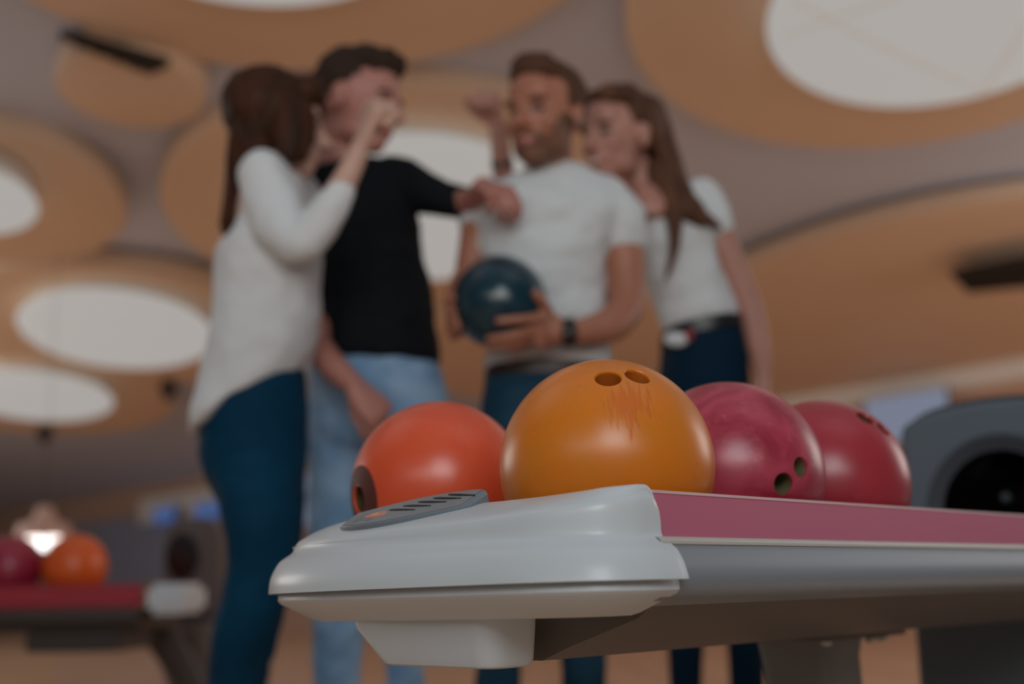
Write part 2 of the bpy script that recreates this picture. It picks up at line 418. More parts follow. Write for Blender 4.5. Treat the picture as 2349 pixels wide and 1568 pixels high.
for i, (px, py, sx, sy, lab) in enumerate(panels):
    c, r, ux, uy, un = disc_thing('', '', '', '', px, py, sx, sy, .0, .1, None)
    t = thing('ceiling_panel', lab, 'ceiling panel', tuple(c), 'round panels hung under the sloping ceiling')
    bm = bmesh.new(); th = .12 * r
    prof = [(.985, .16), (1.0, .13), (1.0, .02), (.985, 0), (.95, -.006), (.0001, -.006)]
    loft(bm, [ring_pts(c - un * (h * 1.0), ux, uy, r * a, r * a, 72) for a, h in prof], cap=True)
    obj('panel_face', bm, M['tan'], t, angle=30)
    bm = bmesh.new()
    loft(bm, [ring_pts(c - un * h, ux, uy, r * .55, r * .55, 48) for h in (.08, .34)], cap=True)
    obj('spacer', bm, M['ceil'], t, angle=30)
lamps = [
    (560, -262, 450, 272, 'round glowing ceiling lamp whose lower rim just shows at the top edge'),
    (2200, -25, 442, 268, 'largest round glowing ceiling lamp with seams showing at top right'),
    (955, 472, 330, 168, 'round glowing ceiling lamp behind the outstretched black sleeve'),
    (-95, 450, 184, 85, 'round glowing ceiling lamp cut off by the left edge'),
    (265, 752, 228, 91, 'round glowing ceiling lamp directly left of the long white blouse'),
    (78, 906, 184, 57, 'small low glowing ceiling lamp, the farthest at the left'),
]
for i, (px, py, sx, sy, lab) in enumerate(lamps):
    c, r, ux, uy, un = disc_thing('', '', '', '', px, py, sx, sy, .16, .1, None)
    t = thing('ceiling_lamp', lab, 'lamp', tuple(c), 'round glowing ceiling lamps')
    bm = bmesh.new()
    prof = [(.93, .02), (.985, .012), (1.0, -.004), (.985, -.018), (.93, -.03), (.75, -.045), (.5, -.055), (.25, -.06), (.0005, -.062)]
    loft(bm, [ring_pts(c - un * h, ux, uy, r * a, r * a, 72) for a, h in prof], cap=True)
    obj('diffuser', bm, M['lamp'], t, angle=60)
    bm = bmesh.new()
    loft(bm, [ring_pts(c - un * h, ux, uy, r * .9, r * .9, 64) for h in (.02, .15)], cap=True)
    obj('drum', bm, M['lamprim'], t, angle=30)
    if i == 1:
        for k, ang in enumerate((34, 146, 92)):
            g = math.radians(ang); dv = ux * math.cos(g) + uy * math.sin(g); sv = ux * -math.sin(g) + uy * math.cos(g)
            bm = bmesh.new()
            off = (.40, .34, -.45)[k]
            hl = math.sqrt(1 - off * off) * .9
            rings = []
            for q in range(-10, 11):
                x = q / 10 * hl; rad = math.hypot(x, off)
                h = -.062 + .018 * (rad / .75) ** 2 if rad < .75 else -.045 + (rad - .75) * .08
                p = c + dv * (x * r) + sv * (off * r) - un * h
                rings.append([p + sv * a + un * b for a, b in ((-.012, -.004), (.012, -.004), (.012, .006), (-.012, .006))])
            loft(bm, rings); obj('seam', bm, M['seam'], t, angle=30)

def vent(corners, label, drop):
    """black rectangular grille following the ceiling"""
    pts = [on_ceil(x, y, drop)[0] for x, y in corners]
    c = sum(pts, Vector()) / 4
    t = thing('air_vent', label, 'air vent', tuple(c), 'black ceiling vents')
    nrm = Vector((0, -K0, -1)).normalized()
    bm = bmesh.new(); loft(bm, [pts, [p - nrm * .05 for p in pts]]); obj('duct_opening', bm, M['vent'], t, smooth=False, angle=None)
    for k in range(1, 5):
        a = pts[0].lerp(pts[3], k / 5); b = pts[1].lerp(pts[2], k / 5); s = (pts[3] - pts[0]).normalized() * .008
        bm = bmesh.new(); loft(bm, [[a - s, a + s, a + s + nrm * .012, a - s + nrm * .012], [b - s, b + s, b + s + nrm * .012, b - s + nrm * .012]])
        obj('slat', bm, M['vent'], t, smooth=False, angle=None)
vent([(135, 88), (172, 90), (388, 152), (345, 172)], 'long narrow black vent in the ceiling at upper left', .03)
vent([(2183, 632), (2400, 590), (2400, 655), (2222, 672)], 'black vent in the tan ceiling at the right edge', .18)

def spot(px, py, rpx, label):
    c, t = on_ceil(px, py, .12); r = rpx * t / F
    o = thing('ceiling_spotlight', label, 'spotlight', tuple(c), 'small dark ceiling spotlights')
    up = Vector((0, 0, 1))
    bm = bmesh.new(); tube(bm, [(c + up * r * 1.0, r * .8), (c, r), (c - up * r * .7, r * .7)], ref=Vector((1, 0, 0)), n=16); obj('spotlight_head', bm, M['vent'], o)
    bm = bmesh.new(); tube(bm, [(c + up * r * 1.5, r * .25), (c + up * (r + .5), r * .25)], ref=Vector((1, 0, 0)), n=10); obj('stem', bm, M['vent'], o)
spot(103, 995, 17, 'small dark ceiling spotlight below the farthest round lamp')
spot(386, 893, 19, 'small dark ceiling spotlight just left of the white blouse')

# ------------------------------------------------------------------ screens by the far wall
def screen(corners_px, label, m, off=.25):
    (x0, y0), (x1, y1), (x2, y2), (x3, y3) = corners_px
    pts = []
    for x, y in corners_px:
        s, _ = wall_s(x); q = W0 + wd * s; z = wall_z(x, y); pts.append(Vector((q.x, q.y, z)) + wn * off)
    c = sum(pts, Vector()) / 4
    t = thing('monitor', label, 'monitor', tuple(c), 'glowing monitors at the far wall')
    bm = bmesh.new(); loft(bm, [pts, [p - wn * .02 for p in pts]]); obj('screen', bm, m, t, smooth=False, angle=None)
    big = [c + (p - c) * 1.04 - wn * .025 for p in pts]
    bm = bmesh.new(); loft(bm, [big, [p - wn * .05 for p in big]]); obj('casing', bm, M['housing_dark'], t, smooth=False, angle=None)
    bm = bmesh.new(); q = c - wn * (off + .05)
    tube(bm, [(c - wn * .06, .03), (q, .03)], n=8); obj('bracket', bm, M['housing_dark'], t)
screen([(2005, 925), (2192, 893), (2192, 960), (2005, 1050)], 'pale blue-white monitor glowing beside the dark ball housing', M['screen'])
screen([(388, 1168), (436, 1162), (434, 1196), (388, 1204)], 'small deep blue monitor above the distant ball housing', M['screenb'])
screen([(480, 1158), (540, 1150), (540, 1186), (480, 1194)], 'small blue monitor half hidden behind the dark blue jeans', M['screenb'])
screen([(662, 1105), (738, 1095), (738, 1205), (662, 1215)], 'bright monitor glowing between the two pairs of jeans at left', M['screen'])

# pendant lamp far left
c = P(100, 1245, 9.0)
t = thing('pendant_lamp', 'distant lamp with peach shade glowing above the far orange ball', 'lamp', tuple(c))
sx = 9.0 / F
bm = bmesh.new(); loft(bm, [ring_pts(c + Vector((0, 0, h * sx)), Vector((1, 0, 0)), Vector((0, 1, 0)), a * sx, a * sx, 32) for h, a in ((14, 64), (42, 56), (48, 30), (84, 14))]); obj('lamp_shade', bm, M['shade'], t)
for k in (-22, 20):
    bm = bmesh.new(); ellipsoid(bm, c + Vector((k * sx, 0, -2 * sx)), (22 * sx, 18 * sx, 21 * sx)); obj('bulb', bm, M['bulb'], t)
bm = bmesh.new(); tube(bm, [(c + Vector((0, 0, 84 * sx)), .002), (Vector((c.x, c.y, ceil_z(c.y) + .2)), .002)], n=8); obj('cord', bm, M['vent'], t)

# ================================================================== BALLS
def ball(name, label, c, r, m, holes, group, hole_m, seg=96, insert=None):
    """holes: list of (direction, hole radius, depth); drilled into the sphere"""
    bm = bmesh.new(); bmesh.ops.create_uvsphere(bm, u_segments=seg, v_segments=seg // 2, radius=r)
    # turn the poles away from the holes
    bm.transform(Matrix.Rotation(1.2, 4, 'X'))
    if holes:
        cut = bmesh.new()
        for d, hr, dep in holes:
            d = Vector(d).normalized(); q = d.to_track_quat('Z', 'Y').to_matrix().to_4x4()
            # bevelled mouth: one lathe from the bottom of the hole to outside
            n = 28; prof = [(hr * .98, r - dep), (hr, r - .004), (hr * 1.0, r - .0022), (hr * 1.10, r - .0004), (hr * 1.25, r + .003)]
            rings = [[q @ Vector((a * math.cos(2 * math.pi * k / n), a * math.sin(2 * math.pi * k / n), z)) for k in range(n)] for a, z in prof]
            loft(cut, rings)
        cm = bpy.data.meshes.new('cut'); bmesh.ops.recalc_face_normals(cut, faces=cut.faces[:]); cut.to_mesh(cm); cut.free()
        co = bpy.data.objects.new('cut', cm); COL.objects.link(co)
        def mods(o):
            b = o.modifiers.new('b', 'BOOLEAN'); b.operation = 'DIFFERENCE'; b.solver = 'EXACT'; b.object = co
        me = baked(name, bm, mods)
        bpy.data.objects.remove(co); bpy.data.meshes.remove(cm)
    else:
        me = bpy.data.meshes.new(name); bm.to_mesh(me); bm.free()
    for p in me.polygons:
        if p.center.length < r - .006: p.material_index = 1
    o = link_mesh(name, me, [m, hole_m], None, True, 32)
    o.location = c; tag(o, label, 'bowling ball', group)
    if insert:
        d, r0, r1 = insert; d = Vector(d).normalized(); q = d.to_track_quat('Z', 'Y').to_matrix()
        bm = bmesh.new(); n = 40; rings = []
        for rr, h in ((r0, -.004), (r0, .0006), ((r0 + r1) / 2, .0009), (r1, .0006), (r1, -.004)):
            z = math.sqrt(r * r - rr * rr) + h
            rings.append([q @ Vector((rr * math.cos(2 * math.pi * k / n), rr * math.sin(2 * math.pi * k / n), z)) for k in range(n)])
        loft(bm, rings, closed=True)
        me = bpy.data.meshes.new('thumb_insert'); bmesh.ops.recalc_face_normals(bm, faces=bm.faces[:]); bm.to_mesh(me); bm.free()
        i = link_mesh('thumb_insert', me, M['insert'], None, True, 30); i.parent = o; i['label'] = 'dark brown thumb insert'
    return o

def facing(px, py, cpx, cpy, rpx):
    """direction from a ball's centre to the surface point seen at (px,py)"""
    x, y = (px - cpx) / rpx, (cpy - py) / rpx; z = math.sqrt(max(0, 1 - x * x - y * y))
    return RV * x + UV * y - FW * z
BR = .108
O = P(1392, 1070, BR * F / 246)
hd = [facing(1385, 862, 1392, 1070, 246), facing(1452, 858, 1392, 1070, 246)]
sc_ = facing(1428, 918, 1392, 1070, 246) * BR
up_ = (hd[0] + hd[1]).normalized(); n_ = sc_.normalized()
along = (up_ - n_ * up_.dot(n_)).normalized(); across = n_.cross(along)
m_or = ball_mat('worn_orange', (0.82, 0.215, 0.006), (0.76, 0.23, 0.015), (0.55, 0.16, 0.05), .45, .33,
                streak_dir=(tuple(sc_), tuple(along), tuple(across)), streak_col=(0.74, 0.165, 0.006))
ball('bowling_ball', 'largest-looking scuffed amber-orange ball in front, two finger holes on top', O, BR, m_or,
     [(hd[0], .0125, .035), (hd[1], .0125, .035)], 'bowling balls on the near rack', mat('orange_hole', (0.55, 0.15, 0.02), .4), 160)
PU = P(1671, 1096, BR * F / 218); PU.z = O.z + .0005
m_pu = ball_mat('marbled_crimson', (0.34, 0.020, 0.040), (0.58, 0.070, 0.120), (0.70, 0.20, 0.28), .6, .33, scale=6, seed=3)
ball('bowling_ball', 'crimson marbled ball with two olive-lined holes, between the orange and last ball', PU, BR, m_pu,
     [(facing(1757, 1090, 1671, 1096, 220), .0115, .03), (facing(1801, 1056, 1671, 1096, 220), .0105, .03)], 'bowling balls on the near rack', M['hole_pale'], 128)
R4 = P(1888, 1126, BR * F / 196); R4.z = O.z + .0005
m_r4 = ball_mat('plain_crimson', (0.46, 0.035, 0.055), (0.40, 0.03, 0.045), (0.6, .12, .15), .25, .33, seed=8)
ball('bowling_ball', 'crimson ball at the right end of the near row, beside the dark housing', R4, BR, m_r4,
     [(facing(1963, 960, 1886, 1124, 199), .0115, .03), (facing(2004, 986, 1886, 1124, 199), .010, .03)], 'bowling balls on the near rack', M['hole'], 96)
RD = P(1008, 1108, BR * F / 202); RD.z = O.z + .0005
m_rd = ball_mat('worn_vermilion', (0.80, 0.092, 0.03), (0.84, 0.115, 0.04), (0.62, 0.10, 0.07), .4, .32, seed=5)
hr_ = facing(833, 1118, 1008, 1108, 202)
ball('bowling_ball', 'vermilion red ball behind the grey button, brown ring around its side hole', RD, BR, m_rd,
     [(hr_, .016, .04)], 'bowling balls on the near rack', M['hole'], 128, insert=(hr_, .0175, .040))
# distant rack balls
m_bo = ball_mat('distant_orange', (0.90, 0.12, 0.015), (0.85, 0.15, 0.02), (0.7, 0.1, 0.02), .2, .35, seed=2)
m_bp = ball_mat('distant_crimson', (0.38, 0.02, 0.06), (0.42, 0.03, 0.07), (0.5, 0.1, 0.1), .2, .35, seed=4)
BD = 4.35
B1 = P(172, 1298, BD); B2 = P(30, 1306, BD)

# ================================================================== NEAR BALL RETURN
# plan axes of the rack: u runs along the rows, away to the right; w runs across, away to the left
u = Vector((PU.x - O.x, PU.y - O.y, 0)).normalized(); u = Vector((.676, .737, 0)).normalized()
wv = Vector((-u.y, u.x, 0))
OB = Vector((O.x, O.y, 0))
def K(a, b, z): return OB + u * a + wv * b + Vector((0, 0, CAMZ + z))
root = thing('ball_return', 'near ball return rack with white end cover, pink rail and slate housing', 'ball return', tuple(Vector((K(.6, .16, 0).x, K(.6, .16, 0).y, 0))))

RS = {1: -.118, -1: .05}
def extrude_profile(name, prof, a0, a1, m, steps=2, angle=35, smooth=True):
    bm = bmesh.new()
    loft(bm, [[K(a0 + (a1 - a0) * i / steps, b, z) for b, z in prof] for i in range(steps + 1)])
    return obj(name, bm, m, root, smooth, angle)
A0, A1 = -.098, 1.38
FRONT, REAR = -.135, .432
BALLZ = O.z - CAMZ
# trough floor the balls rest on, with a low ridge between the rows
base = BALLZ - BR - .001
extrude_profile('ball_tray', [(FRONT + .006, base - .012), (FRONT + .006, base + .004), (FRONT + .05, base), (.10, base), (.154, base + .02), (.21, base), (REAR - .05, base), (REAR - .006, base + .004), (REAR - .006, base - .012)], -.03, A1, M['darkred'])
for b0, s in ((FRONT, 1), (REAR, -1)):
    r = extrude_profile('side_rail', [(b0, .036), (b0, .0745), (b0 + s * .003, .0765), (b0 + s * .013, .0765), (b0 + s * .016, .074), (b0 + s * .016, .036)], RS[s], A1, M['pink'])
    bm = bmesh.new(); loft(bm, [[K(a, b, z) for b, z in ((b0 - s * .0008, .0745), (b0 + s * .003, .0775), (b0 + s * .013, .0775), (b0 + s * .010, .0750))] for a in (RS[s], A1)])
    e = obj('rail_edge', bm, M['pink_edge'], r, True, 35); e['label'] = 'pale edge strip'
    pr = [(b0 + s * .02, .036), (b0 - s * .006, .0362), (b0 - s * .013, .0345), (b0 - s * .0150, .031), (b0 - s * .0158, .026), (b0 - s * .018, .018), (b0 - s * .0205, .008), (b0 - s * .020, -.004), (b0 - s * .012, -.015), (b0 + s * .004, -.019), (b0 + s * .03, -.019), (b0 + s * .03, .03)]
    pp = catmull(pr, 3)
    sr = extrude_profile('silver_edge_rail', [tuple(q) for q in pp], RS[s], A1, M['silver'], angle=50)
    bm = bmesh.new(); loft(bm, [[K(a, b0 - s * b, z) for b, z in ((.0, .0366), (.0125, .0366), (.0155, .0352), (.0166, .0325), (.0162, .0300), (.0140, .0300), (.0, .0350))] for a in (RS[s], A1)])
    e = obj('rail_lip', bm, M['lip'], sr, True, 50); e['label'] = 'pale rounded lip'
extrude_profile('underframe', [(FRONT + .02, -.014), (FRONT + .05, -.034), (.0, -.062), (.03, -.074), (.17, -.076), (.24, -.058), (.30, -.034), (.33, -.014)], -.07, A1 - .02, M['frame'], angle=25)

# white end cover: a profile swept along the plan outline of the rack end
def smoothpath(pts, sub): return [(q[0], q[1]) for q in catmull(pts, sub)]
PLAN = catmull([(-.1060, -.138, .062, .056, -.003), (-.1072, -.138, .071, .064, -.003), (-.112, -.138, .079, .072, -.004), (-.120, -.138, .0815, .075, -.005), (-.142, -.135, .080, .072, -.010), (-.170, -.118, .0775, .067, -.022),
    (-.188, -.075, .076, .062, -.040), (-.194, -.01, .075, .057, -.055), (-.196, .07, .0742, .0535, -.062), (-.192, .15, .073, .051, -.060), (-.178, .23, .0705, .050, -.055),
    (-.150, .30, .067, .049, -.045), (-.110, .355, .0625, .047, -.030), (-.060, .395, .058, .045, -.015), (.0, .412, .056, .044, -.010), (.06, .414, .056, .044, -.010)], 6)
plan = [(p[0], p[1]) for p in PLAN]
def lerp(a, b, t): return a + (b - a) * t
def outward(i):
    a2, b2 = plan[min(i + 1, len(plan) - 1)]; a1, b1 = plan[max(i - 1, 0)]
    ta, tb = a2 - a1, b2 - b1; l = math.hypot(ta, tb); return -tb / l, ta / l
def cover_prof(i):
    _, b, zr, zc, o_r = PLAN[i]
    zb = lerp(.0005, -.0095, min(max((b + .139) / .55, 0), 1))
    pts = [(o_r - .012, zr - .05), (o_r - .012, zr - .008), (o_r - .008, zr - .002), (o_r, zr), (lerp(o_r, 0, .5), lerp(zr, zc, .42)), (-.002, zc), (.003, zc - .006),
           (.0035, .041), (.006, .0355), (.013, .0305), (.020, .025), (.026, .015), (.0295, .005), (.0305, zb)]
    return [tuple(x) for x in catmull(pts, 4)]
bm = bmesh.new(); rings = []
for i, (a, b) in enumerate(plan):
    na, nb = outward(i); pr = cover_prof(i); inner = []
    for k, (o, z) in enumerate(pr):
        o2, z2 = pr[min(k + 1, len(pr) - 1)]; o1, z1 = pr[max(k - 1, 0)]; l = math.hypot(o2 - o1, z2 - z1) or 1
        inner.append((o + (z2 - z1) / l * .0025, z - (o2 - o1) / l * .0025))
    rings.append([K(a + na * o, b + nb * o, z) for o, z in pr + inner[::-1]])
loft(bm, rings)
cover = obj('end_cover', bm, M['white_plastic'], root, True, 60)
def outline(o, shrink, z, sh=0.0):
    pts = []
    for i in range(0, len(plan), 2):
        na, nb = outward(i); a, b = plan[i][0] + na * o, plan[i][1] + nb * o
        pts.append((a, b))
    pts += [(.06, .36), (-.02, .30), (-.06, .0)]
    ca, cb = -.085, .13
    tilt = lambda b: lerp(.0, -.0085, min(max((b + .139) / .55, 0), 1))
    return [K(ca + (a - ca) * shrink + sh, cb + (b - cb) * lerp(1, shrink, .75), z + tilt(b)) for a, b in pts]
bm = bmesh.new()
loft(bm, [outline(.016, 1.0, .004), outline(.020, 1.0, -.0015), outline(.0205, 1.0, -.008), outline(.018, .995, -.0115), outline(-.004, .90, -.0275), outline(-.010, .875, -.0300)])
obj('lower_cover', bm, M['white_under'], root, True, 35)
# hopper under the cover
def hop(z, a0, a1, b0, b1, r=.014):
    pts = []
    for (ca, cb, st) in ((a0 + r, b0 + r, 180), (a1 - r, b0 + r, 270), (a1 - r, b1 - r, 0), (a0 + r, b1 - r, 90)):
        for k in range(6):
            g = math.radians(st + k * 18); pts.append(K(ca + r * math.cos(g), cb + r * math.sin(g), z))
    return pts
bm = bmesh.new()
loft(bm, [hop(-.028, -.165, -.085, .012, .212, .022), hop(-.042, -.165, -.086, .012, .205, .022), hop(-.070, -.158, -.087, .014, .178, .022), hop(-.0755, -.155, -.088, .017, .173, .020), hop(-.0775, -.149, -.092, .023, .167, .016)])
obj('hopper', bm, M['white_under'], root, True, 40)

# grey push pad on the sloping top of the cover
def on_cover(b, s):
    """a point of the sloping top: b across, s from ridge (0) to crease (1)"""
    i = max(k for k in range(20, len(plan) - 2) if plan[k][1] <= b)
    f = (b - plan[i][1]) / (plan[i + 1][1] - plan[i][1])
    a, bb, zr, zc, o_r = [lerp(x, y, f) for x, y in zip(PLAN[i], PLAN[i + 1])]
    na, nb = outward(i); o = o_r * (1 - s)
    z = lerp(zr, zc, s) - .0022 * (1 - abs(2 * s - 1)) * 0 + .0015
    return K(a + na * o, bb + nb * o, z)
def pad_pt(x, y, h):
    """x 0..1 from right tip to left nose, y -1..1 across, h height"""
    x = min(1, max(0, x)); b = lerp(.040, .208, x)
    wd_ = (math.sin(math.pi * min(1, max(0, .06 + .90 * x)) ** .85) ** .65)
    mid = lerp(.10, .72, x ** 1.1)
    p = on_cover(b, mid + y * .46 * wd_)
    return p + Vector((0, 0, h * (1 - .5 * y))) - u * (h * .3)
NX, NY = 36, 14
bm = bmesh.new()
def pad_loop(k, h, n=80):
    pts = []
    for i in range(n // 2 + 1): pts.append(pad_pt(lerp(.5 - k * .5, .5 + k * .5, i / (n // 2)), k, h(i / (n // 2))))
    for i in range(n // 2, -1, -1): pts.append(pad_pt(lerp(.5 - k * .5, .5 + k * .5, i / (n // 2)), -k, h(i / (n // 2))))
    return pts
rings = [pad_loop(1.0, lambda t: -.004), pad_loop(1.0, lambda t: .003), pad_loop(.97, lambda t: .0052), pad_loop(.90, lambda t: .0064)]
loft(bm, rings)
pad = obj('push_pad', bm, M['pad_rim'], root, True, 45); pad['label'] = 'grey streamlined push pad'
bm = bmesh.new()
loft(bm, [pad_loop(k, lambda t, k=k: .0066 + .0004 * (1 - k)) for k in (.90, .8, .6, .4, .2, .03)])
obj('pad_face', bm, M['pad'], pad, True, 50)
for k in range(5):
    bm = bmesh.new(); rings = []
    x0 = .66 - .088 * k; y0 = -.12 - .13 * k
    for q in range(11):
        t = q / 10; x = x0 - .27 * t; y = y0 + .50 * t
        hw = .050 * math.sin(math.pi * (t ** .7 * .96 + .02)) + .008
        p, p2 = pad_pt(x, y - hw, .0075), pad_pt(x, y + hw, .0075)
        rings.append([p, p2, p2 - Vector((0, 0, .002)), p - Vector((0, 0, .002))])
    loft(bm, rings); obj('slot', bm, M['slot'], pad, True, 50)
def pad_oval(cx, cy, rx, ry, h, n=28): return [pad_pt(cx + rx * math.cos(2 * math.pi * k / n), cy + ry * math.sin(2 * math.pi * k / n), h) for k in range(n)]
bm = bmesh.new(); loft(bm, [pad_oval(.73, .12, .085, .26, .006), pad_oval(.73, .12, .08, .24, .0076)]); obj('emblem', bm, M['emblem'], pad, True, 40)
bm = bmesh.new(); loft(bm, [pad_oval(.73, .14, .030, .10, .007, 16), pad_oval(.73, .14, .026, .09, .0082, 16)]); obj('emblem_mark', bm, M['emblem2'], pad, True, 40)

# slate ball lift housing at the far end of the rack with a round mouth
HA, HB, HZ = 1.39, .16, .115
def housing_loop(a, ins, n=48):
    """rounded-top outline"""
    hw = .195 - ins; z0 = -CAMZ + .0; zt = .325 - ins; pts = []
    pts.append((HB - hw, z0)); pts.append((HB + hw, z0))
    pts.append((HB + hw, zt - .05))
    for k in range(1, 16):
        g = k / 16; x = math.cos(math.pi * g); pts.append((HB + hw * (x if abs(x) < .97 else math.copysign(.99, x)), zt - .05 + .05 * math.sin(math.pi * g) ** .8))
    pts.append((HB - hw, zt - .05))
    return pts
outl = housing_loop(0, 0); outl2 = housing_loop(0, .012)
bm = bmesh.new()
def hring(a, pts): return [K(a, b, z) for b, z in pts]
back = [hring(HA + .45, outl2), hring(HA + .44, outl), hring(HA + .012, outl), hring(HA, outl2)]
vs = [[bm.verts.new(p) for p in r] for r in back]; n = len(outl)
for i in range(3):
    for j in range(n): bm.faces.new((vs[i][j], vs[i][(j + 1) % n], vs[i + 1][(j + 1) % n], vs[i + 1][j]))
bm.faces.new(vs[0][::-1])
# front face with hole
HR = .135
hn = 48; hole = [bm.verts.new(K(HA, HB + HR * math.cos(2 * math.pi * k / hn), HZ + HR * math.sin(2 * math.pi * k / hn))) for k in range(hn)]
he = [bm.edges.new((hole[k], hole[(k + 1) % hn])) for k in range(hn)]
fe = [bm.edges.get((vs[3][j], vs[3][(j + 1) % n])) for j in range(n)]
bmesh.ops.triangle_fill(bm, use_beauty=True, use_dissolve=False, edges=he + fe)
obj('lift_housing', bm, M['housing'], root, True, 30)
bm = bmesh.new(); rr_ = []
for a, r_ in ((HA - .003, HR + .012), (HA - .008, HR + .006), (HA - .002, HR - .020), (HA + .05, HR - .026), (HA + .30, HR - .03)):
    rr_.append([K(a, HB + r_ * math.cos(2 * math.pi * k / hn), HZ + r_ * math.sin(2 * math.pi * k / hn)) for k in range(hn)])
loft(bm, rr_[:3], cap=False); obj('mouth_ring', bm, M['housing_dark'], root, True, 40)
bm = bmesh.new(); loft(bm, rr_[2:], cap=False)
vsb = [v for v in bm.verts]; bm.faces.new([v for v in bm.verts][-hn:])
obj('mouth_interior', bm, M['inside'], root, True, 40)
for db, dz in ((.055, .055), (-.02, .05), (.09, -.03)):
    bm = bmesh.new(); ellipsoid(bm, K(HA + .16, HB + db, HZ + dz - .02), (.011, .011, .011), seg=12); obj('roller_bolt', bm, M['housing'], root)
# dark cap over the housing top
bm = bmesh.new()
capo = [(HB + (b - HB) * .93, z) for b, z in outl[2:]]; 
loft(bm, [hring(a, [(b, z + .010) for b, z in capo] + [(b, z - .012) for b, z in capo[::-1]]) for a in (HA + .02, HA + .40)])
obj('housing_cap', bm, M['housing_dark'], root, True, 35)
# support leg under the frame, and its flange with bolts
LA, LB = .655, .16
bm = bmesh.new()
def rect(a, b, z, da, db, r=.015):
    pts = []
    for sa, sb, st in ((1, 1, 0), (-1, 1, 90), (-1, -1, 180), (1, -1, 270)):
        for k in range(4):
            g = math.radians(st + k * 30); pts.append(K(a + sa * (da - r) + r * math.cos(g), b + sb * (db - r) + r * math.sin(g), z))
    return pts
loft(bm, [rect(LA, LB, -.074, .055, .062), rect(LA, LB, -.11, .052, .055), rect(LA + .02, LB - .01, -.32, .046, .048), rect(LA + .02, LB - .01, -CAMZ + .02, .05, .05)])
obj('support_leg', bm, M['leg'], root, True, 35)
bm = bmesh.new(); loft(bm, [rect(LA + .01, LB, -.072, .115, .09, .01), rect(LA + .01, LB, -.084, .115, .09, .01)]); fl = obj('leg_flange', bm, M['frame'], root, True, 35)
for da, db in ((-.07, -.06), (.075, -.07), (.095, -.05), (.03, -.075)):
    bm = bmesh.new(); ellipsoid(bm, K(LA + .01 + da, LB + db, -.088), (.008, .008, .006), seg=12); obj('bolt', bm, M['bolt'], fl)
bm = bmesh.new(); loft(bm, [rect(LA + .02, LB - .01, -CAMZ + .03, .10, .12, .02), rect(LA + .02, LB - .01, -CAMZ, .10, .12, .02)]); obj('foot_plate', bm, M['leg'], root, True, 35)

# ================================================================== DISTANT BALL RETURN (left)
D1 = P(172, 1298, BD); dz0 = D1.z - CAMZ - BR
du = Vector((-1, .05, 0)).normalized(); dw = Vector((du.y, -du.x, 0)); dw = dw if dw.y > 0 else -dw
DO = Vector((D1.x, D1.y, 0))
def Q(a, b, z): return DO + du * a + dw * b + Vector((0, 0, CAMZ + z + dz0))
dist = thing('ball_return', 'distant ball return rack with dark red rail at the left edge', 'ball return', (Q(0, .15, 0).x, Q(0, .15, 0).y, 0))
def bxq(name, a0, a1, b0, b1, z0, z1, m, parent=dist, bev=.008):
    bm = bmesh.new(); pts = [Q(a, b, z) for a in (a0, a1) for b in (b0, b1) for z in (z0, z1)]
    v = [bm.verts.new(p) for p in pts]
    for f in ((0, 1, 3, 2), (4, 6, 7, 5), (0, 4, 5, 1), (2, 3, 7, 6), (0, 2, 6, 4), (1, 5, 7, 3)): bm.faces.new([v[i] for i in f])
    bmesh.ops.bevel(bm, geom=bm.edges[:], offset=bev, segments=2, affect='EDGES')
    return obj(name, bm, m, parent, True, 40)
bxq('ball_tray', -.28, 1.3, -.11, .5, -.02, 0, M['darkred'])
bxq('side_rail', -.28, 1.3, -.14, -.115, -.03, .045, M['darkred'])
bxq('edge_rail', -.28, 1.3, -.155, -.12, -.075, -.032, M['bgframe'])
bxq('end_cover', -.425, -.300, -.16, .12, -.055, .045, M['white_under'], bev=.02)
bxq('underframe', -.25, 1.3, -.08, .4, -.105, -.06, M['bgframe'])
bxq('hanging_box', -.18, .14, -.05, .3, -.175, -.105, M['bgframe'])
def housing2():
    bm = bmesh.new(); n = 40
    # housing leans beside the rack end, seen three quarter
    prof = []
    for k in range(n):
        g = 2 * math.pi * k / n; x = math.copysign(abs(math.cos(g)) ** .45, math.cos(g)); y = math.copysign(abs(math.sin(g)) ** .6, math.sin(g)); prof.append((x, y))
    hc = P(440, 1330, 5.0); s = 5.0 / F
    rings = []
    for dd in (0, .3):
        rings.append([hc + Vector((x * 66 * s, dd, 0)) + Vector((0, 0, y * 142 * s)) for x, y in prof])
    loft(bm, rings); h = obj('lift_housing', bm, M['bghousing'], dist, True, 35)
    mc = P(418, 1275, 4.99); bm = bmesh.new()
    loft(bm, [[mc + Vector((x * 36 * s, dd, y * 52 * s)) for x, y in [(math.cos(2 * math.pi * k / 32), math.sin(2 * math.pi * k / 32)) for k in range(32)]] for dd in (-.012, .02)])
    obj('mouth_interior', bm, M['inside'], dist, True, 35)
    bm = bmesh.new(); a = P(420, 1440, 4.9); b = P(455, 1600, 4.9); f0 = Vector((b.x + .04, b.y, 0.0))
    tube(bm, [(a, .13, .10), (b, .10, .08), (f0 + Vector((0, 0, .02)), .10, .08)], ref=Vector((1, 0, 0)), n=14, round_ends=False); obj('support_leg', bm, M['bghousing'], dist, True, 35)
    bm = bmesh.new(); a = P(330, 1395, 4.7); b = P(440, 1570, 4.7); 
    tube(bm, [(a, .07, .05), (b, .06, .05), (Vector((b.x + .07, b.y, .02)), .06, .05)], ref=Vector((1, 0, 0)), n=14, round_ends=False); obj('support_leg', bm, M['bgframe'], dist, True, 35)
housing2()
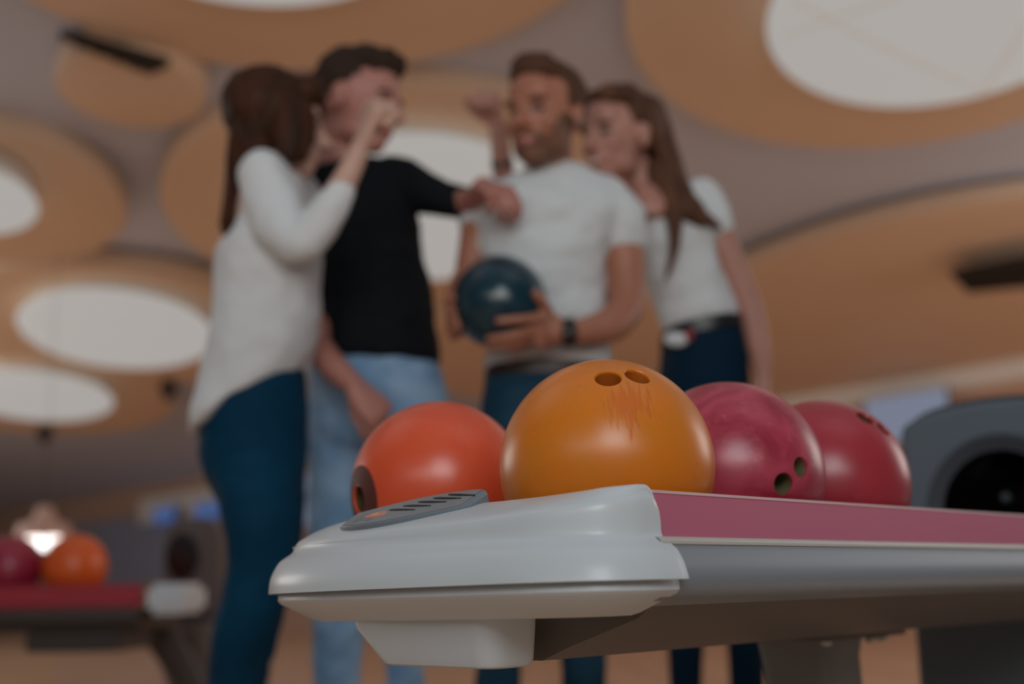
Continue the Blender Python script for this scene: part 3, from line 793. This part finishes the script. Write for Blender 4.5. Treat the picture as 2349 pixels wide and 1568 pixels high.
for aa in (1.15,):
    bm = bmesh.new(); tube(bm, [(Q(aa, .15, -.08), .08, .06), (Q(aa + .02, .15, -.3), .06, .05), (Vector((Q(aa + .03, .15, 0).x, Q(aa, .15, 0).y, .02)), .06, .05)], ref=Vector((1, 0, 0)), n=14, round_ends=False); obj('support_leg', bm, M['bgframe'], dist, True, 35)
ball('bowling_ball', 'bright orange ball on the distant rack', Q(0, 0, BR), BR, m_bo, [], 'bowling balls on the distant rack', M['hole'], 48)
ball('bowling_ball', 'dark crimson ball left of the orange one on the distant rack', Q(.222, 0, BR), BR, m_bp, [], 'bowling balls on the distant rack', M['hole'], 48)

# ================================================================== PEOPLE
def px(d): return d / F            # metres per pixel at that depth
def ring2(Lp, Rp, d, hd, n=28, e=.85, dl=0.0, dr=0.0):
    """cross-section through two outline pixels; hd = half depth in metres; dl/dr push the left/right end back"""
    a = P(*Lp, d + dl); b = P(*Rp, d + dr); c = (a + b) / 2; ax = (b - a) / 2; ay = Vector((-ax.y, ax.x, 0)).normalized() * hd
    if ay.y < 0: ay = -ay
    o = []
    for k in range(n):
        g = 2 * math.pi * k / n; cx_, sy_ = math.cos(g), math.sin(g)
        o.append(c + ax * math.copysign(abs(cx_) ** e, cx_) + ay * math.copysign(abs(sy_) ** e, sy_))
    return o
def body_loft(bm, rings, sub=4):
    flat = [[v for p in r for v in p] for r in rings]
    q = catmull(flat, sub)
    loft(bm, [[Vector(x[3 * i:3 * i + 3]) for i in range(len(x) // 3)] for x in q])
def limb(bm, pts, ref=Vector((0, 1, 0)), flat=1.0):
    """pts: (px, py, depth, radius px)"""
    tube(bm, [(P(a, b, d), r * px(d), r * px(d) * flat) for a, b, d, r in pts], ref=ref, n=20)

def head_frame(pos, fwd, up):
    f = Vector(fwd).normalized(); r = f.cross(Vector(up)).normalized(); u_ = r.cross(f)
    return Matrix.Translation(pos) @ Matrix((( r.x, f.x, u_.x, 0), (r.y, f.y, u_.y, 0), (r.z, f.z, u_.z, 0), (0, 0, 0, 1)))
def head(bm, H, s=1.0, female=False, smile=False, paints=None, beard=False):
    rot = H.to_3x3()
    def e(c, r): ellipsoid(bm, H @ (Vector(c) * s), [q * s for q in r], rot, 20)
    def tb(pts): tube(bm, [(H @ (Vector(p) * s), r * s) for p, r in pts], ref=rot @ Vector((1, 0, 0)), n=10, sub=3)
    j = .88 if female else 1.0
    e((0, -.018, .035), (.077, .097, .088)); e((0, .022, -.022), (.064 * j, .074, .085))
    e((0, .056, -.092), (.032 * j, .032, .024)); e((0, .058, .045), (.052, .032, .045))
    for q in (-1, 1):
        e((q * .036 * j, .018, -.068), (.026 * j, .042, .028)); e((q * .040 * j, .066, -.026), (.023, .019, .020))
        e((q * .030, .088, .020), (.024, .010, .007 if female else .009)); e((q * .014, .103, -.035), (.009, .010, .007))
        e((q * .078, -.006, -.010), (.008, .017, .030)); e((q * .083, -.012, .006), (.007, .012, .016))
    tb([((0, .092, .015), .008), ((0, .108, -.012), .009), ((0, .119, -.031), .0115)])
    tb([((-.024, .084, -.063), .004), ((0, .098, -.060), .0065), ((.024, .084, -.063), .004)])
    tb([((-.020, .084, -.072), .004), ((0, .096, -.073), .0075), ((.020, .084, -.072), .004)])
    inv = H.inverted()
    if paints is not None:
        def pa(c, r, idx): paints.append((Matrix.Translation(Vector(c) * -s) @ inv, [q * s for q in r], idx))
        if beard:
            pa((0, .055, -.082), (.060, .060, .042), 4); 
            for q in (-1, 1): pa((q * .06, .012, -.05), (.028, .050, .050), 4)
            pa((0, .10, -.052), (.026, .02, .007), 4)
        for q in (-1, 1):
            pa((q * .031, .09, .001), (.0155, .03, .0065), 2)
            pa((q * .033, .092, .021), (.021, .03, .0055), 3)
        pa((0, .1, -.067), (.026, .03, .0125), 1)
        if smile: pa((0, .1, -.066), (.020, .03, .0055), 5)

def hand(bm, wrist, d, nrm, side, s=1.0, curl=(25, 30, 20), thumb=(.55, .5), spread=6, wr=.024):
    """wrist point, pointing direction, palm normal (towards the palm side), side = +1/-1 picks the thumb side"""
    d = d.normalized(); nrm = (nrm - d * nrm.dot(d)).normalized(); lat = d.cross(nrm) * side      # towards the thumb
    tube(bm, [(wrist, wr * s, .018 * s), (wrist + d * .03 * s, .033 * s, .016 * s), (wrist + d * .07 * s, .042 * s, .0135 * s), (wrist + d * .092 * s, .040 * s, .0115 * s)], ref=lat, n=18)
    L = [(.046, .026, .021), (.051, .030, .022), (.047, .028, .022), (.037, .021, .019)]
    for i in range(4):
        x = (.030 - .0205 * i) * s
        p = wrist + d * ((.088, .093, .089, .079)[i] * s) + lat * x
        ang0 = math.radians(spread * (1.2 - i * .8)); dd = (d * math.cos(ang0) + lat * math.sin(ang0)).normalized()
        pts = [(p - dd * .02 * s, .0095 * s), (p, .0095 * s)]; a = 0
        for k in range(3):
            a += math.radians(curl[k] * (1 + .10 * (i - 1)))
            v = dd * math.cos(a) + nrm * math.sin(a)
            p = p + v * L[i][k] * s; pts.append((p, (.0088, .0080, .0068)[k] * s))
        tube(bm, pts, ref=lat, n=12, sub=3)
    p = wrist + d * .022 * s + lat * .022 * s + nrm * .006 * s; pts = [(p, .013 * s)]
    v = (d * .75 + lat * .75 * thumb[0] * 1.6 + nrm * thumb[1]).normalized()
    p = p + v * .040 * s; pts.append((p, .0115 * s)); v = (d * 1.0 + lat * .25 * thumb[0] + nrm * thumb[1] * .9).normalized()
    p = p + v * .032 * s; pts.append((p, .0100 * s)); v = (d * 1.0 - lat * .15 + nrm * thumb[1]).normalized()
    p = p + v * .024 * s; pts.append((p, .0085 * s)); tube(bm, pts, ref=nrm, n=12, sub=3)

def dirp(p0, p1): return P(*p1) - P(*p0)

def leg_points(hip, knee, low, foot_y=0):
    return [hip, knee, low]
def trouser_leg(bm, pts, rad_ankle=.055, shift=(0, 0)):
    """pts: (px,py,d,r) down to the frame edge, then on to the ankle by itself"""
    q = [(P(a, b, d), r * px(d), r * px(d)) for a, b, d, r in pts]
    l = q[-1][0]; an = Vector((l.x + shift[0], l.y + shift[1] + .02, .10))
    q.append(((l * .5 + an * .5), (q[-1][1] + rad_ankle) / 2 * 1.02, (q[-1][1] + rad_ankle) / 2)); q.append((an, rad_ankle, rad_ankle))
    tube(bm, q, ref=Vector((0, 1, 0)), n=22, sub=4, round_ends=False)
    return an
def shoe(name, parent, an, direction, m, L=.27):
    d = Vector((direction[0], direction[1], 0)).normalized(); s = Vector((-d.y, d.x, 0)); z = Vector((0, 0, 1))
    g = Vector((an.x, an.y, 0)); bm = bmesh.new()
    tube(bm, [(g - d * .06 + z * .05, .036, .045), (g + z * .055, .042, .052), (g + d * .08 + z * .042, .045, .038), (g + d * (L - .10) + z * .030, .043, .027)], ref=s, n=18)
    tube(bm, [(an + z * .02, .045), (g + z * .05, .043)], ref=s, n=16)
    o = blob(name, bm, m, parent, .006, 3)
    for v in o.data.vertices:
        zz = v.co.z + parent.location.z
        if zz < 0.004: v.co.z = .004 - parent.location.z
    bm = bmesh.new()
    for k, zz in ((0, 0.0), (1, .018)): pass
    prof = []
    for k in range(24):
        a = 2 * math.pi * k / 24; prof.append(g + d * (L / 2 - .085 + (L / 2 + .0) * math.cos(a)) + s * (.047 * math.copysign(abs(math.sin(a)) ** .7, math.sin(a))))
    loft(bm, [[p + z * .0005 for p in prof], [p + z * .02 for p in prof]]); obj('sole', bm, M['shoe'], o, True, 40)
    return o

# ---------------------------------------------------------------- MAN IN WHITE TEE (holds the ball)
dC = 2.98
def person_root(label, x, y): return thing('person', label, 'person', (x, y, 0))
rootC = person_root('man in a white t-shirt holding the dark teal bowling ball', P(1250, 900, dC).x, P(1250, 900, dC).y)
HC = head_frame(P(1248, 272, dC - .02), (-.50, -.86, -.10), (.03, 0, 1))
paint = []
bm = bmesh.new(); head(bm, HC, 1.06, paints=paint, beard=True)
limb(bm, [(1262, 330, dC + .03, 50), (1264, 390, dC + .03, 54), (1266, 440, dC + .04, 66)])
body_loft(bm, [ring2((1150, 430), (1385, 430), dC + .02, .055), ring2((1100, 480), (1430, 470), dC + .02, .085), ring2((1125, 600), (1385, 600), dC + .02, .095), ring2((1135, 780), (1380, 780), dC + .02, .085), ring2((1115, 900), (1385, 900), dC + .02, .095)])
limb(bm, [(1402, 470, dC + .02, 50), (1428, 560, dC + .02, 47), (1436, 640, dC, 45), (1434, 705, dC - .03, 42)])
limb(bm, [(1434, 705, dC - .03, 44), (1405, 742, dC - .08, 42), (1350, 758, dC - .14, 34), (1296, 762, dC - .17, 25), (1270, 762, dC - .18, 25)])
limb(bm, [(1108, 470, dC + .02, 48), (1092, 560, dC + .02, 40), (1078, 630, dC, 36), (1068, 690, dC - .02, 33), (1060, 720, dC - .05, 30), (1062, 745, dC - .09, 25)])
# held ball
BC = P(1146, 693, dC - .17); BCr = .1035
def onball(ang_x, ang_y, lift=.008):
    """point on the ball's near side at offset in ball radii (x right, y up)"""
    z = math.sqrt(max(0, 1 - ang_x ** 2 - ang_y ** 2)); return BC + (RV * ang_x + UV * ang_y - FW * z) * (BCr + lift)
# image-right hand: palm under the right side of the ball, fingers across its front
wristR = P(1285, 762, dC - .17); pal = onball(.95, -.52, .016)
tube(bm, [(wristR, .026, .020), (wristR.lerp(pal, .5), .036, .020), (pal, .040, .017), (onball(.72, -.60, .016), .036, .014)], ref=UV, n=18)
for pts in ([(.86, -.28), (.55, -.34), (.25, -.36), (-.02, -.38)], [(.78, -.50), (.45, -.60), (.10, -.68), (-.20, -.72)], [(.74, -.64), (.40, -.76), (.12, -.84), (-.18, -.86)], [(.72, -.72), (.45, -.85), (.22, -.92)]):
    tube(bm, [(onball(x, y), r_) for (x, y), r_ in zip(pts, (.0115, .0108, .010, .0085))], ref=FW, n=12, sub=4)
tube(bm, [(onball(1.04, -.55, .018), .016), (onball(.96, -.28, .010), .0145), (onball(.84, -.02), .0125), (onball(.70, .14), .0105)], ref=FW, n=12)
# image-left hand: wraps the left side from behind
lw = P(1062, 745, dC - .09)
def sideball(ax, ay, az, lift=.009): v = (RV * ax + UV * ay - FW * az).normalized(); return BC + v * (BCr + lift)
tube(bm, [(lw, .023, .020), (sideball(-.9, -.45, -.4, .015), .034, .018), (sideball(-.95, -.45, -.05, .014), .036, .015)], ref=UV, n=18)
for k, yy in enumerate((.02, -.22, -.44, -.64)):
    tube(bm, [(sideball(-1, yy, -.2), .011), (sideball(-1, yy + .02, .12), .0105), (sideball(-.97, yy + .03, .32), .0095), (sideball(-.90, yy + .05, .48), .0085)], ref=UV, n=12)
tube(bm, [(sideball(-.9, .0, -.3, .012), .015), (sideball(-.9, .30, -.2), .012), (sideball(-.8, .52, -.05), .010)], ref=UV, n=12)
for s_ in (-1, 1):
    limb(bm, [(1248 + s_ * 62, 900, dC + .02, 60), (1246 + s_ * 85, 1300, dC + .02, 40), (1240 + s_ * 98, 1560, dC + .02, 34), (1240 + s_ * 98, 1830, dC + .04, 30)])
blob('body', bm, [M['skinC'], M['lips'], M['eye'], M['brow'], M['stubble'], M['teeth']], rootC, .0055, 3, paint)
# hair
bm = bmesh.new(); rotC = HC.to_3x3()
for c, r in (((0, -.034, .052), (.082, .094, .083)), ((0, .012, .094), (.066, .070, .036)), ((0, .046, .112), (.052, .034, .024))): ellipsoid(bm, HC @ (Vector(c) * 1.06), [q * 1.06 for q in r], rotC, 24)
for q in (-1, 1): ellipsoid(bm, HC @ Vector((q * .076, -.012, .03)), (.012, .030, .036), rotC)
blob('hair', bm, M['hairC'], rootC, .006, 2, wrinkle=(.004, 60, 60))
bm = bmesh.new()
body_loft(bm, [ring2((1205, 385), (1335, 378), dC + .04, .060), ring2((1178, 405), (1372, 398), dC + .035, .070), ring2((1105, 440), (1422, 425), dC + .03, .085), ring2((1080, 490), (1440, 480), dC + .02, .105),
               ring2((1100, 570), (1400, 560), dC + .02, .125), ring2((1112, 660), (1392, 650), dC + .02, .125), ring2((1118, 760), (1396, 750), dC + .02, .122), ring2((1112, 828), (1402, 828), dC + .02, .128), ring2((1112, 845), (1402, 845), dC + .02, .128)])
limb(bm, [(1390, 455, dC + .02, 58), (1425, 500, dC + .02, 56), (1430, 548, dC + .02, 52)])
limb(bm, [(1118, 460, dC + .02, 52), (1100, 510, dC + .02, 46), (1098, 562, dC + .02, 40)])
shirt = blob('t_shirt', bm, M['tee_white'], rootC, .008, 3, wrinkle=(.010, 9, 14)); shirt['label'] = 'white short-sleeved t-shirt'
bm = bmesh.new()
body_loft(bm, [ring2((1118, 835), (1392, 835), dC + .02, .108), ring2((1108, 900), (1390, 900), dC + .02, .118), ring2((1102, 960), (1395, 960), dC + .02, .118), ring2((1110, 1010), (1392, 1010), dC + .02, .10)])
anL = trouser_leg(bm, [(1178, 960, dC + .02, 76), (1160, 1150, dC + .02, 70), (1146, 1380, dC, 60), (1142, 1568, dC + .02, 52)], shift=(-.01, 0))
anR = trouser_leg(bm, [(1318, 960, dC + .02, 76), (1332, 1150, dC + .02, 70), (1338, 1380, dC, 60), (1338, 1568, dC + .02, 52)], shift=(.01, 0))
blob('jeans', bm, M['jeansC'], rootC, .009, 4, wrinkle=(.005, 14, 14))
bm = bmesh.new(); body_loft(bm, [ring2((1113, 838), (1398, 838), dC + .02, .118), ring2((1110, 872), (1398, 872), dC + .02, .122)], 2); obj('belt', bm, M['belt_brown'], rootC)
shoe('shoe', rootC, anL, (-.2, -1), M['shoe']); shoe('shoe', rootC, anR, (.2, -1), M['shoe'])
bm = bmesh.new(); wa, wb = P(1312, 761, dC - .165), P(1290, 762, dC - .172); tube(bm, [(wa, .032, .030), (wb, .031, .029)], ref=UV, n=24, round_ends=False); wt = obj('wristwatch', bm, M['watch'], rootC, True, 40)
bm = bmesh.new(); ellipsoid(bm, wa.lerp(wb, .5) - FW * .030, (.014, .007, .018)); obj('watch_face', bm, M['watch'], wt)
m_tb = ball_mat('marbled_teal', (0.003, 0.028, 0.045), (0.005, 0.045, 0.068), (0.03, 0.10, 0.12), .5, .22, seed=11)
ball('bowling_ball', 'dark teal bowling ball held in the hands of the man in white', BC, BCr, m_tb, [], None, M['hole'], 96)

# ---------------------------------------------------------------- MAN IN BLACK TEE
dB = 3.10
rootB = person_root('man in a black t-shirt and pale jeans, arm stretched to his neighbour', P(865, 900, dB).x, P(865, 900, dB).y)
HB_ = head_frame(P(822, 240, dB), (.93, -.36, -.20), (.10, 0, 1))
paint = []; bm = bmesh.new(); head(bm, HB_, 1.04, paints=paint)
limb(bm, [(790, 290, dB + .03, 52), (786, 350, dB + .03, 54), (796, 410, dB + .04, 66)])
body_loft(bm, [ring2((720, 420), (920, 410), dB + .02, .05), ring2((715, 480), (940, 470), dB + .02, .08), ring2((740, 600), (960, 600), dB + .02, .09), ring2((740, 780), (990, 780), dB + .02, .085), ring2((730, 900), (1005, 900), dB + .02, .095)])
limb(bm, [(905, 425, dB, 48), (985, 442, dB - .05, 38), (1060, 464, dB - .10, 32), (1092, 450, dB - .17, 27), (1108, 428, dB - .23, 25)])
hand(bm, P(1108, 428, dB - .23), Vector((.36, -.55, -.28)), Vector((.1, .55, -1)), 1, .90, (60, 55, 35), thumb=(.2, .5))
limb(bm, [(735, 440, dB - .02, 46), (722, 600, dB - .06, 40), (724, 770, dB - .08, 36), (735, 805, dB - .12, 35), (775, 850, dB - .20, 32), (812, 882, dB - .24, 25)])
hand(bm, P(812, 882, dB - .24), P(850, 925, dB - .25) - P(812, 882, dB - .24), Vector((-.3, .8, -.4)), -1, 1.0, (62, 70, 45), thumb=(.2, .5), wr=.027)
for x0, x1, x2, k in ((790, 776, 774, 0), (945, 934, 928, 1)):
    limb(bm, [(x0, 920, dB + .02, 60), (x1, 1300, dB + .02 + .07 * k, 38), (x2, 1560, dB + .02 + .13 * k, 29), (x2, 1780, dB + .03 + .14 * k, 26)])
blob('body', bm, [M['skinB'], M['lips'], M['eye'], M['brow'], M['stubble'], M['teeth']], rootB, .0055, 3, paint)
bm = bmesh.new(); r3 = HB_.to_3x3()
for c, r in (((0, -.034, .050), (.084, .092, .090)), ((0, .020, .098), (.070, .074, .040)), ((0, .060, .106), (.054, .036, .030)), ((0, -.09, .0), (.058, .034, .058))): ellipsoid(bm, HB_ @ (Vector(c) * 1.04), [q * 1.04 for q in r], r3, 24)
blob('hair', bm, M['hairB'], rootB, .006, 2, wrinkle=(.008, 40, 40))
bm = bmesh.new()
body_loft(bm, [ring2((722, 385), (868, 372), dB + .03, .062), ring2((706, 400), (900, 385), dB + .03, .075), ring2((692, 428), (940, 412), dB + .03, .09), ring2((690, 480), (955, 470), dB + .02, .11),
               ring2((712, 570), (968, 560), dB + .02, .125), ring2((722, 660), (984, 650), dB + .02, .125), ring2((722, 750), (1000, 750), dB + .02, .125), ring2((718, 815), (1012, 826), dB + .02, .13), ring2((718, 828), (1014, 840), dB + .02, .13)])
limb(bm, [(905, 418, dB + .01, 60), (950, 430, dB - .02, 54), (1005, 448, dB - .06, 46), (1072, 467, dB - .10, 36)])
limb(bm, [(738, 440, dB - .02, 52), (726, 600, dB - .06, 46), (730, 772, dB - .06, 40)])
blob('t_shirt', bm, M['tee_black'], rootB, .008, 3, wrinkle=(.010, 9, 14))['label'] = 'black long-sleeved t-shirt'
bm = bmesh.new()
body_loft(bm, [ring2((722, 820), (1006, 830), dB + .02, .112), ring2((712, 890), (1026, 900), dB + .02, .125), ring2((706, 970), (1028, 970), dB + .02, .12), ring2((712, 1030), (1020, 1030), dB + .02, .10)])
anL = trouser_leg(bm, [(790, 980, dB + .02, 84), (778, 1180, dB + .02, 72), (774, 1400, dB, 60), (774, 1568, dB + .02, 54)])
anR = trouser_leg(bm, [(945, 980, dB + .02, 80), (938, 1180, dB + .05, 66), (930, 1400, dB + .12, 50), (928, 1568, dB + .15, 42)])
blob('jeans', bm, M['jeansB'], rootB, .009, 4, wrinkle=(.007, 14, 14))['label'] = 'pale washed blue jeans'
shoe('shoe', rootB, anL, (.3, -1), M['shoe']); shoe('shoe', rootB, anR, (.5, -1), M['shoe'])

# ---------------------------------------------------------------- WOMAN IN WHITE BLOUSE
dA = 2.85
rootA = person_root('woman in a long white blouse and dark blue jeans raising a fist', P(600, 900, dA).x, P(600, 900, dA).y)
HA_ = head_frame(P(640, 288, dA), (.89, .40, -.04), (-.05, 0, 1))
paint = []; bm = bmesh.new(); head(bm, HA_, .98, female=True, paints=paint)
limb(bm, [(625, 340, dA, 40), (618, 385, dA, 40), (612, 430, dA, 50)])
body_loft(bm, [ring2((560, 420), (680, 430), dA, .10), ring2((548, 520), (695, 500), dA, .12), ring2((540, 660), (700, 650), dA, .10), ring2((520, 800), (690, 760), dA, .10), ring2((500, 930), (680, 880), dA, .11)])
limb(bm, [(606, 410, dA - .10, 42), (640, 490, dA - .14, 40), (692, 555, dA - .18, 37), (735, 500, dA - .20, 35), (782, 430, dA - .21, 31), (808, 380, dA - .21, 27), (828, 335, dA - .21, 23)])
hand(bm, P(828, 335, dA - .21), P(842, 290, dA - .21) - P(828, 335, dA - .21), Vector((.8, .5, 0)), 1, 1.0, (78, 88, 60), thumb=(.15, .8), wr=.024)
limb(bm, [(650, 410, dA + .14, 38), (690, 450, dA + .16, 34), (680, 560, dA + .12, 32), (650, 650, dA + .10, 28), (640, 690, dA + .10, 22)])
hand(bm, P(640, 690, dA + .10), P(630, 740, dA + .10) - P(640, 690, dA + .10), Vector((-.5, -1, 0)), 1, .8)
for k, (x0, x1, x2, dd) in enumerate(((575, 600, 532, -.05), (640, 640, 585, .08))):
    limb(bm, [(x0, 960, dA + dd, 62), (x1, 1250, dA + dd, 45), (x2, 1568, dA + dd, 34), (x2 - 15, 1850, dA + dd, 28)])
blob('body', bm, [M['skinA'], M['lips'], M['eye'], M['brow'], M['stubble'], M['teeth']], rootA, .0055, 3, paint)
bm = bmesh.new(); r3 = HA_.to_3x3()
for c, r in (((0, -.030, .038), (.092, .104, .095)), ((0, .040, .075), (.080, .064, .046)), ((0, .0, .0), (.095, .070, .085)), ((.078, .015, -.03), (.026, .050, .085)), ((-.078, .015, -.03), (.026, .050, .085))): ellipsoid(bm, HA_ @ Vector(c), r, r3, 24)
body_loft(bm, [ring2((545, 225), (690, 225), dA, .085), ring2((532, 300), (680, 300), dA, .09), ring2((523, 370), (650, 375), dA + .01, .09), ring2((520, 430), (615, 430), dA + .02, .085), ring2((512, 480), (580, 480), dA + .02, .07), ring2((508, 520), (556, 520), dA + .0, .06), ring2((507, 545), (535, 545), dA + .0, .04)])
blob('hair', bm, M['hairA'], rootA, .0065, 3, wrinkle=(.007, 45, 4))['label'] = 'long dark brown hair'
bm = bmesh.new()
body_loft(bm, [ring2((592, 385), (660, 385), dA, .085), ring2((572, 412), (700, 410), dA, .12), ring2((558, 480), (712, 470), dA, .14), ring2((540, 530), (722, 530), dA, .14), ring2((503, 585), (735, 590), dA, .14), ring2((494, 680), (735, 680), dA, .135), ring2((480, 790), (728, 760), dA, .14),
               ring2((466, 880), (715, 815), dA, .145), ring2((456, 950), (704, 842), dA, .15), ring2((449, 1002), (694, 862), dA, .15)])
limb(bm, [(603, 402, dA - .10, 55), (624, 470, dA - .12, 62), (662, 530, dA - .16, 60), (698, 552, dA - .19, 54), (735, 508, dA - .20, 49), (765, 466, dA - .205, 43), (785, 438, dA - .21, 37)])
limb(bm, [(652, 410, dA + .12, 44), (692, 435, dA + .16, 38), (700, 470, dA + .16, 34), (690, 560, dA + .12, 36)])
blob('blouse', bm, M['blouse'], rootA, .008, 3, wrinkle=(.010, 9, 9))['label'] = 'long loose white blouse'
bm = bmesh.new()
body_loft(bm, [ring2((500, 860), (694, 820), dA, .12), ring2((478, 950), (702, 900), dA, .135), ring2((466, 1020), (704, 980), dA, .14), ring2((472, 1085), (702, 1060), dA, .13), ring2((500, 1150), (694, 1140), dA, .10)])
an1 = trouser_leg(bm, [(578, 1060, dA - .05, 98), (596, 1180, dA - .07, 88), (596, 1300, dA - .08, 74), (560, 1430, dA - .08, 68), (532, 1568, dA - .05, 60)], .045, (-.03, .03))
an2 = trouser_leg(bm, [(640, 1060, dA + .07, 64), (640, 1180, dA + .08, 60), (634, 1300, dA + .07, 50), (600, 1430, dA + .06, 46), (572, 1568, dA + .08, 44)], .045, (-.01, .03))
blob('jeans', bm, M['jeansA'], rootA, .009, 4, wrinkle=(.004, 14, 14))['label'] = 'tight dark blue jeans'
shoe('shoe', rootA, an1, (1, -.1), M['shoe'], .24); shoe('shoe', rootA, an2, (1, .1), M['shoe'], .24)

# ---------------------------------------------------------------- WOMAN WITH LONG BROWN HAIR
dD = 3.16
rootD = person_root('smiling long-haired woman in a white t-shirt leaning on her neighbour', P(1620, 900, dD).x, P(1620, 900, dD).y)
HD = head_frame(P(1418, 318, dD - .02), (-.72, -.68, -.10), (.06, 0, 1))
paint = []; bm = bmesh.new(); head(bm, HD, 1.0, female=True, smile=True, paints=paint)
limb(bm, [(1450, 370, dD + .02, 38), (1478, 425, dD + .02, 37), (1505, 470, dD + .03, 50)])
body_loft(bm, [ring2((1440, 455), (1630, 430), dD + .03, .06), ring2((1430, 520), (1640, 490), dD + .03, .085), ring2((1475, 600), (1640, 590), dD + .03, .09), ring2((1520, 720), (1690, 690), dD + .03, .08), ring2((1525, 850), (1705, 830), dD + .03, .09)])
body_loft(bm, [ring2((1452, 430), (1500, 425), dD - .04, .03), ring2((1450, 470), (1540, 470), dD - .07, .035), ring2((1462, 500), (1525, 500), dD - .08, .03)], 3)
limb(bm, [(1618, 458, dD + .02, 31), (1646, 530, dD, 35), (1685, 620, dD - .01, 32), (1718, 700, dD - .02, 30), (1736, 780, dD - .03, 28), (1748, 850, dD - .04, 21)])
hand(bm, P(1748, 850, dD - .04), P(1756, 905, dD - .04) - P(1748, 850, dD - .04), Vector((-1, .2, 0)), -1, .9, (15, 20, 15), thumb=(.3, .4))
limb(bm, [(1450, 465, dD + .05, 38), (1350, 470, dD + .16, 36), (1230, 480, dD + .16, 32), (1165, 430, dD + .05, 28), (1152, 375, dD, 24), (1146, 322, dD - .02, 22), (1142, 296, dD - .03, 21)])
hand(bm, P(1142, 296, dD - .03), P(1130, 240, dD - .04) - P(1142, 296, dD - .03), Vector((-.8, -.5, 0)), -1, .90, (78, 88, 60), thumb=(.15, .8))
for x0, x1, x2 in ((1565, 1570, 1573), (1670, 1705, 1713)):
    limb(bm, [(x0, 900, dD + .03, 55), (x1, 1300, dD + .03, 38), (x2, 1560, dD + .03, 30), (x2, 1800, dD + .05, 27)])
blob('body', bm, [M['skinD'], M['lips'], M['eye'], M['brow'], M['stubble'], M['teeth']], rootD, .0055, 3, paint)
bm = bmesh.new(); r3 = HD.to_3x3()
for c, r in (((0, -.038, .046), (.088, .096, .084)), ((-.01, .018, .096), (.072, .072, .034)), ((-.058, -.045, .03), (.030, .055, .065))): ellipsoid(bm, HD @ Vector(c), r, r3, 24)
for q, bk in ((-1, .05), (1, 0)): tube(bm, [(HD @ Vector((q * .03, .062 - bk * .3, .100)), .016), (HD @ Vector((q * .066, .045 - bk * .8, .06)), .015), (HD @ Vector((q * .082, .005 - bk, .0)), .014), (HD @ Vector((q * .08, -.02 - bk, -.06)), .016)], n=12)
limb(bm, [(1484, 262, dD + .06, 46), (1512, 340, dD + .05, 42), (1528, 410, dD + .02, 46), (1556, 460, dD - .04, 40), (1595, 490, dD - .08, 28), (1630, 508, dD - .09, 14), (1652, 525, dD - .09, 6)])
limb(bm, [(1512, 390, dD + .0, 34), (1532, 450, dD - .06, 30), (1548, 510, dD - .11, 19), (1546, 570, dD - .12, 12), (1534, 620, dD - .12, 7), (1528, 640, dD - .12, 4)])
limb(bm, [(1362, 250, dD + .02, 18), (1352, 300, dD + .03, 14), (1358, 350, dD + .05, 12), (1372, 400, dD + .06, 12)])
blob('hair', bm, M['hairD'], rootD, .0055, 2, wrinkle=(.005, 45, 6))['label'] = 'long straight brown hair'
bm = bmesh.new()
body_loft(bm, [ring2((1478, 448), (1590, 415), dD + .06, .05), ring2((1445, 462), (1622, 422), dD + .05, .07), ring2((1432, 510), (1645, 465), dD + .04, .10), ring2((1450, 560), (1640, 540), dD + .03, .12), ring2((1472, 630), (1650, 610), dD + .03, .118), ring2((1498, 700), (1678, 670), dD + .03, .112), ring2((1516, 752), (1698, 716), dD + .03, .118), ring2((1520, 768), (1700, 728), dD + .03, .12)])
limb(bm, [(1606, 444, dD + .02, 42), (1628, 475, dD + .01, 43), (1644, 515, dD, 41)])
blob('t_shirt', bm, M['tee_white'], rootD, .008, 3, wrinkle=(.009, 10, 16))['label'] = 'white short-sleeved t-shirt'
bm = bmesh.new()
body_loft(bm, [ring2((1520, 755), (1698, 722), dD + .03, .105), ring2((1514, 820), (1712, 790), dD + .03, .118), ring2((1508, 900), (1720, 890), dD + .03, .125), ring2((1510, 980), (1722, 975), dD + .03, .11)])
anL = trouser_leg(bm, [(1562, 960, dD + .03, 56), (1568, 1150, dD + .03, 56), (1572, 1400, dD, 46), (1573, 1568, dD + .03, 38)], .042)
anR = trouser_leg(bm, [(1668, 960, dD + .03, 56), (1692, 1150, dD + .03, 56), (1710, 1400, dD, 48), (1714, 1568, dD + .03, 41)], .042)
blob('jeans', bm, M['jeansD'], rootD, .008, 4)['label'] = 'navy blue jeans'
bm = bmesh.new(); body_loft(bm, [ring2((1516, 764), (1702, 730), dD + .03, .118), ring2((1513, 792), (1706, 758), dD + .03, .122)], 2); bl = obj('belt', bm, M['belt_black'], rootD)
bm = bmesh.new(); ellipsoid(bm, P(1552, 778, dD - .085), (.030, .012, .018)); obj('belt_buckle', bm, M['tee_white'], bl)
bm = bmesh.new(); ellipsoid(bm, P(1582, 768, dD - .092), (.011, .008, .014)); obj('red_tab', bm, M['red'], bl)
bm = bmesh.new(); tube(bm, [(P(1153, 384, dD), .0285), (P(1151, 368, dD), .0275)], n=20, round_ends=False); obj('bracelet', bm, M['watch'], rootD)
shoe('shoe', rootD, anL, (-.3, -1), M['shoe'], .24); shoe('shoe', rootD, anR, (.1, -1), M['shoe'], .24)
